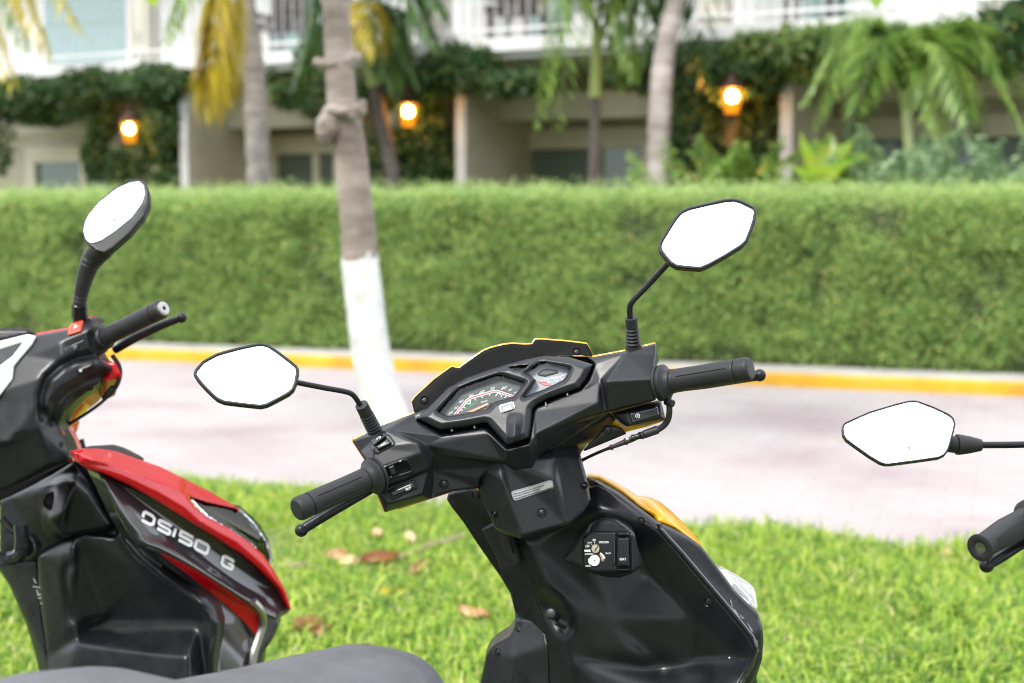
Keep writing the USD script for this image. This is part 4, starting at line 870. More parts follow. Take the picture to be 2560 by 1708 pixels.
lens_d = lambda x, y: HR - (hb(x, y) - 0.5 - 2.0 * ((np.asarray(x) - 1250) / 200.0) ** 2) / 1000
for w in (w1, w2, w3): obj('lens', panel(Polygon(w).buffer(1.0), lens_d, 8, .0012, lip=0), 'dial_lens', dash, smooth=True)
dl = lifted(floor_d, 0.0)
sc = .19574
arc = ZD([(488, 900), (640, 715), (700, 675), (1000, 590), (1055, 597), (1245, 660)])
arc2 = ZD([(525, 895), (655, 735), (710, 700), (1000, 615), (1045, 618), (1225, 680)])
obj('scale_line', decal(line(arc, 1.7).union(line(arc2, 1.7)), dl), 'print_white', dash, smooth=False)
obj('scale_band', decal(line(ZD([(506, 898), (648, 726), (705, 688), (1000, 603), (1050, 608), (1236, 671)]), 2.4), dl, .0004, .0002), 'print_red', dash, smooth=False)
tk = []
for a, b in (((600, 800), (635, 822)), ((628, 752), (690, 765)), ((690, 705), (695, 770)), ((745, 690), (765, 720)), ((838, 655), (850, 690)), ((945, 628), (935, 665)), ((1050, 622), (1015, 668)), ((1060, 625), (1075, 650)), ((1110, 640), (1085, 680)), ((1165, 655), (1130, 690)), ((560, 838), (600, 850))):
    tk.append(line(ZD([a, b]), 2.0))
obj('tick', decal(shapely.union_all(tk), dl), 'print_white', dash, smooth=False)
su = lambda h: ((h * .97 * sc, -h * .27 * sc), (h * .42 * sc, -h * .92 * sc))
for tx, at, h in (('20', (405, 905), 34), ('30', (482, 838), 30), ('40', (540, 758), 34), ('50', (668, 680), 32), ('60', (800, 640), 38), ('70', (935, 597), 36), ('80', (1080, 590), 40), ('90', (1170, 610), 30), ('100', (1245, 640), 24), ('km/h', (825, 758), 26)):
    obj('number', words(tx, ZD([at])[0], *su(h), dl), 'print_white', dash, smooth=False)
obj('economy_mark', cat([decal(line(ZD([(602, 800), (640, 765), (700, 770)]), 2.2).union(line(ZD([(655, 742), (700, 725), (690, 765)]), 2.2)), dl), words('ECONOMY', ZD([(680, 815)])[0], (20 * sc * .8, -20 * sc * .62), (20 * sc * .4, -20 * sc * .9), dl)]), 'print_green', dash, smooth=False)
obj('needle', decal(Polygon(ZD([(640, 866), (700, 850), (915, 752), (930, 775), (720, 868)])), dl, .0016, .0008), 'needle_orange', dash, smooth=False)
obj('needle_hub', pad(rounded(ZD([(880, 800), (960, 745), (1000, 742), (930, 825), (830, 850)]), 2), dl, 2.5, 4, 3), 'gloss_black', dash, smooth=True)
obj('fuel_scale', decal(shapely.union_all([line(ZD(s), 1.8) for s in ([(1600, 478), (1760, 428), (1830, 420), (1900, 395)], [(1680, 455), (1700, 500)], [(1755, 430), (1785, 480)], [(1760, 430), (1800, 425)], [(1830, 420), (1880, 455)], [(1800, 430), (1805, 470)], [(1895, 397), (1925, 370)])]), dl), 'print_white', dash, smooth=False)
obj('fuel_band', decal(line(ZD([(1560, 480), (1640, 525), (1720, 522)]), 2.6).union(line(ZD([(1590, 478), (1680, 500)]), 2.0)), dl), 'print_red', dash, smooth=False)
obj('fuel_window', pad(rounded(ZD([(1530, 400), (1600, 330), (1680, 312), (1850, 345), (1800, 380), (1650, 420)]), 3), dl, 3, 4, 3), 'dial_face', dash, smooth=True)
# maker's plate with a wing on the dash
bdg = rounded(ZD([(1058, 785), (1240, 732), (1272, 820), (1082, 886)]), 2.2)
badge_d = lambda x, y: HR - (hb(x, y) + 9.5) / 1000
bg = obj('badge', panel(bdg, badge_d, 2, .004, lip=.001, lipw=2), 'print_white', ys, smooth=True)
obj('badge_face', decal(bdg.buffer(-2.6), badge_d, .0003, .0003), 'badge_grey', bg, smooth=False)
wing = [(1108, 836), (1135, 816), (1165, 798), (1215, 770), (1202, 789), (1208, 790), (1196, 803), (1202, 805), (1190, 816), (1222, 810), (1226, 818), (1180, 828), (1125, 841), (1112, 842)]
obj('wing', decal(Polygon(ZD(wing)).buffer(0), badge_d, .0007, .0005), 'print_white', bg, smooth=False)
obj('lettering', words('HONDA', ZD([(1118, 864)])[0], (14 * sc * 1.5, -14 * sc * .42), (14 * sc * .25, -14 * sc * .95), badge_d, True, .0007), 'print_white', bg, smooth=False)
# ribs in the gap around the dash
for a, b in (((740, 1045), (755, 1085)), ((450, 1085), (465, 1125)), ((1655, 750), (1665, 800)), ((1930, 620), (1940, 668))):
    pa, pb = ZD([a, b]); ya = hb(*pa) - 6
    obj('gap_rib', tube([P(*pa, HR - ya / 1000), P((pa[0] + pb[0]) / 2, (pa[1] + pb[1]) / 2, HR - (ya + 2) / 1000), P(*pb, HR - (hb(*pb) - 6) / 1000)], .0021, 8), 'black_plastic', ys)

def screw(x, y, dfn, r=11, parent=None, lift=0.0):
    """A cross-head screw sunk in a moulded collar."""
    o = P(x, y, dfn(x, y) - lift); nrm = normal_at(dfn, x, y); s = HR / FPX * 1000
    t = obj('screw', lathe(o - nrm * .004, o + nrm, [(0, r * s), (4.6, r * s), (5.4, r * s * .9), (4.2, r * s * .78), (3.0, r * s * .72), (3.0, 0.1)], 20), 'satin_plastic', parent or ys)
    obj('head', lathe(o - nrm * .002, o + nrm, [(0, r * s * .62), (2.0, r * s * .6), (3.0, r * s * .42), (3.3, .1)], 16), 'dark_steel', t)
    e1 = np.cross(nrm, [0, 0, 1.0]); e1 /= np.linalg.norm(e1); e2 = np.cross(nrm, e1); c = o + nrm * .0011; bars = []
    for a, b in ((e1 + e2, e1 - e2), (e1 - e2, e1 + e2)):
        a = a / 1.414 * r * s * .36 / 1000; b = b / 1.414 * r * s * .08 / 1000; z = nrm * .0006
        q = np.array([c + i * a + j * b + k * z for k in (-1, 1) for j in (-1, 1) for i in (-1, 1)])
        bars.append((q, np.array([(0, 2, 3), (0, 3, 1), (4, 5, 7), (4, 7, 6), (0, 1, 5), (0, 5, 4), (2, 6, 7), (2, 7, 3), (0, 4, 6), (0, 6, 2), (1, 3, 7), (1, 7, 5)])))
    obj('slot', cat(bars), 'print_black', t, smooth=False)
    return t
for x, y in ((577, 470), (1570, 155)): screw(*Z1([(x, y)])[0], vis_d, 11)
screw(*Z1([(705, 1020)])[0], cover_d, 12)
screw(*Z1([(1774, 664)])[0], fl_d, 12)

# switches on the left pod
sw = obj('dimmer_switch', pad(rounded(ZL([(1082, 275), (1265, 108), (1340, 130), (1415, 232), (1402, 262), (1195, 377), (1150, 360)]), 2), cover_d, 1.5, 4, 2.5), 'satin_plastic', ys, smooth=True)
obj('upper_rocker', pad(rounded(ZL([(1105, 207), (1262, 112), (1303, 158), (1142, 270)]), 1.2), cover_d, 9, 4, 2), 'satin_plastic', sw, smooth=True)
obj('lower_rocker', pad(rounded(ZL([(1160, 275), (1308, 165), (1372, 238), (1205, 327)]), 1.2), cover_d, 6, 4, 2), 'satin_plastic', sw, smooth=True)
def headlamp_sign(x, y, k, dl_):
    """The head-lamp sign: a D with four rays."""
    q = lambda u, v: (x + (u * .95 + v * .35) * k, y + (-u * .5 + v * .9) * k)
    lens = [q(2, -6), q(8, -6), q(14, -3), q(16, 0), q(14, 3), q(8, 6), q(2, 6)]
    g = Polygon(ZL(lens)).buffer(.2).difference(Polygon(ZL(lens)).buffer(-1.0)); rays = [line(ZL([q(-14, v), q(-2, v)]), .55) for v in (-5, -1.7, 1.7, 5)]
    return decal(shapely.union_all([g] + rays), dl_, .0006, .0003)
obj('sign', headlamp_sign(1205, 172, 2.1, lifted(cover_d, 9)), 'print_white', sw, smooth=False)
obj('sign', headlamp_sign(1262, 250, 2.1, lifted(cover_d, 6)), 'print_white', sw, smooth=False)
tf = rounded(ZL([(1220, 542), (1500, 422), (1560, 430), (1650, 550), (1632, 602), (1312, 708), (1272, 692)]), 2)
ti = rounded(ZL([(1262, 562), (1500, 462), (1545, 468), (1600, 547), (1582, 577), (1300, 655)]), 1.2)
ts = obj('turn_switch', panel(tf.difference(ti), lifted(cover_d, 2.2), 2.2, .01, lip=.0018, lipw=3), 'satin_plastic', ys, smooth=True)
obj('floor', panel(ti.buffer(1), lifted(cover_d, -0.8 + 1.4), 4, .004, lip=0), 'dull_black', ts, smooth=True)
obj('slider', pad(rounded(ZL([(1322, 532), (1392, 500), (1428, 608), (1358, 636)]), 1), cover_d, 9, 5, 2), 'gloss_black', ts, smooth=True)
obj('mark', decal(line(ZL([(1275, 520), (1297, 519)]), 2.6).union(line(ZL([(1460, 455), (1484, 453)]), 2.6)), lifted(cover_d, 2.3)), 'print_white', ts, smooth=False)
hp = obj('horn_switch', pad(rounded(ZL([(1320, 808), (1628, 684), (1660, 693), (1686, 790), (1392, 930), (1358, 925)]), 1.6), cover_d, 2, 4, 2.2), 'satin_plastic', ys, smooth=True)
obj('button', pad(rounded(ZL([(1338, 832), (1618, 714), (1652, 782), (1386, 893)]), 1.6), cover_d, 5.5, 5, 2), 'gloss_black', hp, smooth=True)
horn = [line(ZL([(1536, 782), (1548, 818)]), 1.2), line(ZL([(1540, 794), (1560, 786), (1596, 772)]), 1.0), line(ZL([(1546, 808), (1566, 806), (1590, 796), (1596, 772)]), 1.0), line(ZL([(1578, 770), (1604, 766)]), 1.0), line(ZL([(1562, 790), (1566, 806)]), .9)]
obj('sign', decal(shapely.union_all(horn), lifted(cover_d, 5.5), .0006), 'print_white', hp, smooth=False)
ci = ZR([(658, 980)])[0]; rr_ = 5.8
ring = Point(ci).buffer(rr_).difference(Point(ci).buffer(rr_ - 1.3)).difference(Polygon([(ci[0] - 2, ci[1]), (ci[0] - 4.5, ci[1] + 9), (ci[0] + 3.5, ci[1] + 9)])).union(line([(ci[0] + .8, ci[1] - 3), (ci[0] - .9, ci[1] + .3), (ci[0] + .9, ci[1] - .3), (ci[0] - .6, ci[1] + 3.2)], 1.0))
obj('sign', decal(ring, lifted(sb_d, 3.5), .0006), 'print_white', sbo, smooth=False)

# grips and levers
def grip(p_end, p_root, ax_px, root_flange=True, groove=True):
    L = np.linalg.norm(np.asarray(p_root) - p_end) * 1000
    prof = [(0, .1), (0, 11.5), (.6, 13.3), (2.4, 15.0), (5, 15.9), (17, 15.9), (18.6, 15.4), (19.0, 14.0), (20.8, 14.0), (21.2, 15.4), (22.5, 16.0)] + [(t, 16.0 - .5 * math.sin((t - 23) / (L - 38) * math.pi)) for t in np.linspace(24, L - 16, 40)] + \
           [(L - 15, 16.2), (L - 14.4, 14.9), (L - 12.8, 14.9), (L - 12, 16.4), (L - 8, 17.2), (L - 5, 19.4), (L - 2.6, 23), (L - 1.6, 24.3), (L + .6, 24.6), (L + 2.2, 24.0), (L + 2.4, 22.2), (L + 4.4, 22.2), (L + 4.6, 24.2), (L + 8.5, 24.2), (L + 8.6, 10)]
    def mod(t, th):
        g = np.zeros(np.broadcast(t, th).shape)
        if groove:
            on = (t > 29) & (t < L - 24)
            for k in range(6):
                a = k * math.pi / 3 + .35; da = np.abs((th - a + math.pi) % (2 * math.pi) - math.pi)
                g = g - 1.1 * np.clip(1 - (da - .028) / .03, 0, 1) * on
        return g
    return lathe(p_end, p_root, prof, 192, mod)
gl_e, gl_r = P(*ZL([(195, 1055)])[0], 1.815), P(*ZL([(1135, 645)])[0], 1.89)
gr_e, gr_r = P(*ZR([(2045, 400)])[0], 1.84), P(*ZR([(985, 570)])[0], 1.905)
for e, r in ((gl_e, gl_r), (gr_e, gr_r)): obj('grip', grip(e, r, None), 'rubber', ys, smooth=40)
def lever(pts, rads, ballr, flat=.8):
    path = curve(pts, 24); rd = np.interp(np.linspace(0, 1, len(path)), np.linspace(0, 1, len(rads)), rads)
    return cat([tube(path, rd, 14), ball(path[-1], ballr, 3)])
l = [P(*ZL([p])[0][:2], d) for p, d in (((1110, 815), 1.915), ((900, 925), 1.90), ((600, 1090), 1.885), ((330, 1255), 1.875), ((262, 1302), 1.872))]
obj('brake_lever', lever(l, [.0050, .0062, .0074, .0072, .0060], .0088), 'satin_plastic', ys)
l = [P(*ZR([p])[0][:2], d) for p, d in (((1100, 640), 1.96), ((1500, 580), 1.95), ((2000, 500), 1.925), ((2150, 482), 1.92))]
obj('brake_lever', lever(l, [.006, .0075, .0075, .007], .0085), 'satin_plastic', ys)

# mirrors
def boot(p_top, p_bot, rt, rb, n=5, parent=None, name='rubber_boot'):
    L = np.linalg.norm(np.asarray(p_bot) - p_top) * 1000; pr = [(-.2, .1), (0, rt * .8), (.8, rt * .97), (L * .33, rt), (L * .345, rt * .8)]
    for k in range(n):
        a = L * (.36 + .58 * k / n); h = L * .58 / n; r = rt + (rb - rt) * (k + .5) / n
        pr += [(a, r * .82), (a + h * .18, r * 1.0), (a + h * .45, r * 1.08), (a + h * .75, r * 1.0), (a + h * .9, r * .82)]
    pr += [(L * .95, rb * .85), (L * .96, rb * 1.05), (L, rb * 1.1), (L + 6, rb * 1.1)]
    return obj(name, lathe(p_top, p_bot, pr, 28), 'rubber', parent, smooth=40)
def mirror(outer, inner_inset, dfn, parent, back=.022, label=None, rim=4.0, shrink=.5, rr=2.0, bulge=.8, shift=(0, 0)):
    op = rounded(outer, rr); ip = affinity.translate(op.buffer(-inner_inset), *shift)
    c = op.centroid; nrm = -normal_at(dfn, c.x, c.y, 20)
    front = panel(op, lambda x, y: dfn(x, y) + .003, 3.5, back * .28, lip=.003, lipw=6, bdir=nrm)
    rearp = panel(op, lambda x, y: dfn(x, y) + .003 + back * .25, 5, back * .75, lip=0, bdir=nrm, shrink=shrink)
    ringp = panel(op.difference(ip), dfn, 2.2, .0055, lip=.0026, lipw=5, bdir=nrm)
    h = obj('mirror', cat([front, rearp]), 'satin_plastic', parent, smooth=40)
    obj('rim', ringp, 'satin_plastic', h, smooth=True)
    span = max(op.bounds[2] - op.bounds[0], 1)
    obj('mirror_glass', panel(ip.buffer(1.5), lambda x, y: dfn(x, y) + .0018 + bulge / 1000 * (((x - c.x) ** 2 + (y - c.y) ** 2) / (span * .5) ** 2), 5, .0015, lip=0, bdir=nrm), 'mirror_glass', h, smooth=True)
    return h
def tilted(x0, y0, d0, gx, gy):
    """A plane through (x0, y0) at distance d0; gx, gy: metres nearer per metre to the right, downwards."""
    return lambda x, y: d0 - (np.asarray(x) - x0) * d0 / FPX * gx - (np.asarray(y) - y0) * d0 / FPX * gy
ml_o = ZML([(65, 460), (70, 415), (90, 380), (170, 290), (265, 238), (330, 205), (450, 168), (600, 130), (800, 86), (880, 82), (955, 105), (1060, 175), (1225, 300), (1282, 350), (1303, 385), (1303, 440), (1280, 560), (1245, 640), (1190, 690), (1040, 770), (930, 825), (850, 842), (600, 815), (420, 792), (335, 755), (262, 692), (180, 610), (110, 530)])
ml_d = tilted(615, 940, 1.83, -.06, .50)
m1 = mirror(ml_o, 8.0, ml_d, ys)
st = [P(*ZML([p])[0][:2], d) for p, d in (((1235, 535), 1.852), ((1320, 555), 1.855), ((1600, 610), 1.868), ((1860, 658), 1.88), ((1945, 700), 1.885), ((2000, 775), 1.893), ((2050, 850), 1.90))]
obj('stem', tube(curve(st, 48), .0036, 12), 'satin_plastic', m1)
boot(P(*ZML([(2035, 805)])[0], 1.895), P(*ZML([(2195, 1120)])[0], 1.925), 9.0, 9.6, 6, m1)
mr_o = ZMR([(590, 560), (598, 525), (615, 490), (680, 385), (740, 292), (795, 235), (870, 203), (1020, 168), (1180, 133), (1262, 126), (1330, 142), (1400, 175), (1448, 200), (1471, 242), (1460, 320), (1430, 410), (1388, 515), (1340, 562), (1190, 655), (1050, 732), (970, 765), (870, 760), (750, 748), (690, 712), (640, 655), (600, 600)])
mr_d = tilted(1772, 586, 1.88, .05, .50)
m2 = mirror(mr_o, 8.5, mr_d, ys)
st = [P(*ZMR([p])[0][:2], d) for p, d in (((715, 665), 1.905), ((670, 715), 1.905), ((500, 900), 1.915), ((370, 1035), 1.92), ((338, 1100), 1.925), ((340, 1210), 1.93))]
obj('stem', tube(curve(st, 48), .0042, 12), 'satin_plastic', m2)
boot(P(*ZMR([(348, 1192)])[0], 1.93), P(*ZMR([(368, 1450)])[0], 1.945), 8.6, 10.2, 5, m2)

# throttle cable
cpth = [P(*ZR([p])[0][:2], d) for p, d in (((1030, 770), 1.90), ((1045, 880), 1.90), ((1035, 1000), 1.905), ((985, 1090), 1.91), ((890, 1155), 1.915), ((800, 1195), 1.92), ((680, 1235), 1.925), ((540, 1295), 1.93), ((320, 1370), 1.94), ((170, 1430), 1.95), ((0, 1510), 1.97), ((-120, 1580), 2.0))]
cb = obj('cable', tube(curve(cpth, 110), np.interp(np.linspace(0, 1, 111 - (111 - 1) % 11 if False else len(curve(cpth, 110))), [0, .42, .45, .72, .75, .9, 1], [.0042, .0042, .0028, .0028, .0022, .0022, .0034]), 10), 'rubber', ys)
def sleeve(a, b, d, prof): return lathe(P(*ZR([a])[0], d), P(*ZR([b])[0], d), prof, 16)
obj('sleeve', sleeve((905, 1145), (715, 1215), 1.915, [(0, 3), (0, 5.2), (1, 5.8), (20, 5.6), (21, 4.6), (22, 5.4), (24, 5.4), (25, 4.2)]), 'rubber', cb)
obj('adjuster', sleeve((700, 1215), (560, 1265), 1.925, [(0, 3), (0, 4.6), (2, 5.2), (4, 4.0), (9, 4.0), (10, 4.8), (13, 4.8), (14, 3.2), (17, 3.2)]), 'dark_steel', cb)
obj('sleeve', sleeve((520, 1290), (310, 1375), 1.932, [(0, 2), (0, 5.0), (2, 5.0), (3, 3.6), (12, 3.4), (20, 2.8), (21, 4.2), (23, 4.2), (24, 2)]), 'rubber', cb)
obj('clamp', cat([lathe(P(*ZR([(1000, 800)])[0], 1.895), P(*ZR([(1090, 830)])[0], 1.90), [(0, .1), (0, 5), (12, 5), (12, .1)], 12), lathe(P(*ZR([(1075, 805)])[0], 1.893), P(*ZR([(1085, 860)])[0], 1.893), [(0, .1), (0, 3.2), (5, 3.2), (5, .1)], 6)]), 'dark_steel', cb)

# ------------------------------------------------------------------ column cover and leg shield
def q2(x, y, h): p = Z2([(x, y)])[0]; return (p[0], p[1], h)
neck_d = Depth([[q2(200, -240, -30), q2(470, -240, -14), q2(470, -80, 30), q2(200, -80, -4)], [q2(470, -240, -14), q2(830, -240, -14), q2(830, -100, 30), q2(470, -80, 30)], [q2(830, -240, -14), q2(1060, -240, -40), q2(1060, -100, -4), q2(830, -100, 30)], [q2(200, -80, -4), q2(470, -80, 30), q2(490, 60, 42), q2(620, 445, 36), q2(430, 380, 4), q2(330, 130, 4)],
                [q2(470, -80, 30), q2(830, -100, 30), q2(850, 60, 42), q2(925, 365, 34), q2(620, 445, 36), q2(490, 60, 42)],
                [q2(830, -100, 30), q2(1060, -100, -4), q2(1085, 190, 6), q2(925, 365, 34), q2(850, 60, 42)]], 1.945, sigma=5)
nk = rounded(Z2([(322, 100), (296, 10), (330, -70), (500, -200), (900, -240), (1000, -170), (1030, -60), (1052, 20), (1070, 100), (1083, 190), (1040, 265), (960, 340), (890, 372), (740, 410), (610, 446), (520, 420), (432, 378), (380, 260)]), 3)
neck = obj('column_cover', panel(nk, neck_d, 4, .05, lip=.004, lipw=7, bdir=FW + [0, 0, -.2]), 'black_plastic', ys, smooth=True)
lab = rounded(Z2([(537, 135), (680, 95), (818, 52), (836, 108), (700, 152), (562, 200)]), 3)
lb_ = obj('warning_label', panel(lab, lifted(neck_d, .5), 4, .0006, lip=0), 'silver_label', ys, smooth=True)
obj('border', panel(lab.buffer(-1.6).difference(lab.buffer(-2.4)), lifted(neck_d, .75), 3, .0003, lip=0), 'print_black', lb_, smooth=False)
ux = np.array([1, -.302]); s2 = .36596
for tx, (lx, ly) in (('Para su protección, use siempre', (556, 158)), ('el casco mientras conduce.', (561, 173)), ('Lea el manual del propietario con cuidado.', (566, 189))):
    h = 13.0 * s2 * .82; k = 1.0 if 'Lea' not in tx else .93
    obj('lettering', words(tx, Z2([(lx, ly)])[0], ux * h * k * .94, (h * .22, -h), neck_d, True, .0008), 'print_black', lb_, smooth=False)
screw(*Z2([(750, 278)])[0], neck_d, 12); screw(*Z2([(1044, 92)])[0], neck_d, 9, lift=.002); screw(*Z2([(426, 286)])[0], neck_d, 9, lift=.002)

def sh_ref(x, y): return 2.03 - .00026 * (np.asarray(x) - 1500) + .00010 * (np.asarray(y) - 1500)
S_ = {k: q2(*v) for k, v in dict(
    T1=(520, 400, 20), T2=(690, 830, 32), T3=(795, 1200, 34), T4=(800, 1800, 40), c1=(640, 470, 42), c2=(800, 830, 58), c3=(900, 1250, 60), c4=(930, 1800, 66),
    r1=(1000, 420, 26), r2=(1230, 1000, 30), r3=(1480, 1290, 20), r4=(1560, 1800, 60),
    top0=(1020, 180, 10), top1=(1120, 98, 2), e1=(1300, 200, 0), e2=(1440, 320, 2), e3=(1545, 400, 6), e4=(1690, 565, 4), e5=(2180, 1145, 6), e6=(2212, 1215, 8), e7=(2165, 1340, 14), e8=(2090, 1480, 30), e9=(2000, 1800, 50),
    m1=(1420, 470, -14), m2=(1500, 700, -22), m3=(1800, 1000, -20), s1=(1560, 1335, -14), s2=(1750, 1300, -16), s3=(2130, 1275, -8), s4=(1560, 1480, 30), s5=(2080, 1470, 30),
    g1=(1130, 240, 34), g2=(1225, 250, 34), g3=(1330, 330, 20), g0=(760, 420, 30)).items()}
G_ = lambda *n: [S_[x] for x in n]
sf = [G_('T1', 'T2', 'c2', 'c1'), G_('T2', 'T3', 'c3', 'c2'), G_('T3', 'T4', 'c4', 'c3'), G_('c1', 'c2', 'r2', 'r1'), G_('c2', 'c3', 'r3', 'r2'), G_('c3', 'c4', 'r4', 's4', 's1', 'r3'),
      G_('T1', 'c1', 'g0', 'top0'), G_('c1', 'r1', 'g1', 'g0'), G_('g0', 'g1', 'top1', 'top0'), G_('g1', 'g2', 'e1', 'top1'), G_('g2', 'g3', 'e2', 'e1'), G_('r1', 'm1', 'g3', 'g2', 'g1'), G_('g3', 'm1', 'e3', 'e2'),
      G_('r1', 'r2', 'm2', 'm1'), G_('m1', 'm2', 'e4', 'e3'), G_('m2', 'm3', 'e5', 'e4'), G_('r2', 'r3', 's1', 's2', 'm3', 'm2'), G_('m3', 's2', 's3', 'e6', 'e5'), G_('s1', 's4', 's5', 's3', 's2'), G_('s3', 's5', 'e8', 'e7', 'e6'), G_('s4', 'r4', 'e9', 'e8', 's5')]
hook_c = Z2([(850, 985)])[0]
hook_hole = affinity.rotate(Polygon(Z2([(722, 850), (740, 825), (800, 830), (860, 880), (910, 960), (938, 1040), (925, 1100), (890, 1125), (840, 1080), (780, 980)])), 0)
def recess(X, Y, H):
    d = shapely.distance(hook_hole.boundary, shapely.points(X, Y)) * np.where(shapely.contains_xy(hook_hole, X, Y), 1, -1)
    return H - 26 * smoothstep((d + 1) / 12)
sh_d = Depth(sf, sh_ref, sigma=13, step=2, extra=recess)
sh = rounded(Z2([(545, 425), (560, 300), (700, 240), (900, 180), (1030, 120), (1125, 92), (1220, 140), (1330, 225), (1440, 320), (1545, 400), (1600, 460), (1690, 562), (1850, 750), (2020, 950), (2178, 1140), (2213, 1215), (2195, 1270), (2165, 1335), (2110, 1430), (2060, 1560), (2000, 1800), (800, 1800), (800, 1430), (795, 1200), (760, 1040), (695, 840), (620, 640)]), 3)
inner = obj('leg_shield', panel(sh, sh_d, 4, .05, lip=.003, lipw=7), 'satin_plastic', ys, smooth=True)
# outer rim of the shield
rim_d = Depth([[q2(1040, 0, -20), q2(1130, 92, -4), q2(1545, 400, 0), q2(1600, 300, -30), q2(1300, 60, -34)], [q2(1545, 400, 0), q2(2180, 1140, 2), q2(2290, 1050, -34), q2(1900, 500, -34), q2(1600, 300, -30)], [q2(2180, 1140, 2), q2(2213, 1215, 4), q2(2165, 1335, 8), q2(2060, 1560, 20), q2(2160, 1800, -20), q2(2240, 1400, -34), q2(2290, 1050, -34)]], sh_ref, sigma=5)
rimp = rounded(Z2([(1048, 40), (1140, 62), (1280, 140), (1400, 232), (1490, 300), (1545, 342), (1640, 385), (1760, 450), (1850, 520), (1950, 650), (2060, 800), (2150, 890), (2228, 965), (2258, 1060), (2265, 1150), (2255, 1280), (2220, 1390), (2185, 1450), (2150, 1560), (2080, 1800), (1990, 1800), (2055, 1560), (2105, 1435), (2160, 1340), (2190, 1270), (2205, 1215), (2172, 1145), (2010, 955), (1840, 755), (1680, 568), (1590, 468), (1535, 405), (1430, 326), (1320, 232), (1210, 148), (1120, 98), (1080, 110)]), 2)
rimo = obj('shield_edge', panel(rimp, rim_d, 4, .03, lip=.005, lipw=9), 'black_plastic', ys, smooth=True)
gl = LineString(Z2([(1550, 350), (1562, 395), (1700, 545), (1860, 735), (2030, 935), (2188, 1130), (2216, 1205), (2180, 1320), (2120, 1420), (2085, 1520)]))
pth = np.array([gl.interpolate(t, True).coords[0] for t in np.linspace(0, 1, 70)])
obj('seal', tube(P(pth[:, 0], pth[:, 1], sh_d(pth[:, 0], pth[:, 1]) - .001), .0032, 8), 'gloss_black', rimo)
# scuffs on the edge
sc_poly = [Polygon(Z2([(2035, 870), (2045, 880), (2060, 930), (2100, 970), (2135, 1000), (2120, 1002), (2085, 985), (2050, 945)])), Polygon(Z2([(2140, 1010), (2190, 1080), (2225, 1150), (2232, 1230), (2215, 1235), (2215, 1165), (2185, 1095)])), Polygon(Z2([(2205, 1160), (2216, 1160), (2220, 1230), (2208, 1220)]))]
mat('scuff', {'g': ('geometry', {}), 'n': ('noise_texture', {'scale': 260.0, 'detail': 4.0}), 'r': ('rgb_ramp', {'ramp': [(0.45, (0, 0, 0)), (0.58, (1, 1, 1))]}), 'p': ('principled_bsdf', {'base_color': (0.16, 0.16, 0.16), 'roughness': 0.8}), 't': ('transparent_bsdf', {}), 'x': ('mix_closure', {})},
    [('g.position', 'n.vector'), ('n.fac', 'r.fac'), ('r.color', 'x.fac'), ('t.BSDF', 'x.closure1'), ('p.BSDF', 'x.closure2')], surface='x.closure')
obj('scuff', decal(MultiPolygon(sc_poly), rim_d, .0006, .0002), 'scuff', rimo, smooth=False)
# yellow front panel
yp_d = Depth([[q2(1000, 10, -30), q2(1060, 0, -42), q2(1230, 50, -52), q2(1400, 160, -50), q2(1400, 235, -22), q2(1060, 60, -18)], [q2(1400, 160, -50), q2(1480, 165, -62), q2(1585, 290, -34), q2(1540, 345, -22), q2(1400, 235, -22)], [q2(1480, 165, -62), q2(1580, 200, -80), q2(1700, 300, -90), q2(1590, 290, -34)], [q2(1590, 290, -34), q2(1700, 300, -90), q2(1900, 540, -90), q2(1860, 530, -44), q2(1540, 345, -22)]], sh_ref, sigma=3.2)
yp = rounded(Z2([(1052, 18), (1095, 12), (1150, 20), (1230, 58), (1320, 108), (1400, 162), (1440, 168), (1482, 170), (1560, 205), (1630, 262), (1720, 350), (1795, 430), (1862, 528), (1830, 505), (1760, 450), (1640, 380), (1540, 345), (1515, 300), (1400, 222), (1280, 135), (1140, 62), (1060, 46)]), 1.5)
obj('front_panel', panel(yp, yp_d, 3.5, .12, lip=.006, lipw=9, bdir=FW + [0, 0, -.3], shrink=.9), 'yellow_paint', ys, smooth=True)
# indicator lens
ln_d = Depth([[q2(1930, 600, -60), q2(2080, 700, -70), q2(2060, 800, -36)], [q2(2080, 700, -70), q2(2210, 790, -80), q2(2225, 950, -50), q2(2060, 800, -36)]], sh_ref, 2)
ind = obj('indicator_lens', panel(rounded(Z2([(1950, 652), (2000, 670), (2080, 712), (2198, 788), (2214, 850), (2224, 945), (2150, 890), (2060, 800)]), 1), ln_d, 4, .03, lip=.003, lipw=6), 'lens_plastic', ys, smooth=True)
obj('reflector', panel(rounded(Z2([(1960, 662), (2080, 725), (2190, 800), (2215, 930), (2150, 885), (2060, 800)]), 1), lambda x, y: ln_d(x, y) + .033, 6, .004, lip=0), 'steel', ind, smooth=True)
obj('lens_bar', tube(curve([P(*Z2([p])[0], float(ln_d(*Z2([p])[0])) - .002) for p in ((2180, 790), (2200, 850), (2210, 925))], 12), .0022, 6), 'lens_plastic', ind)
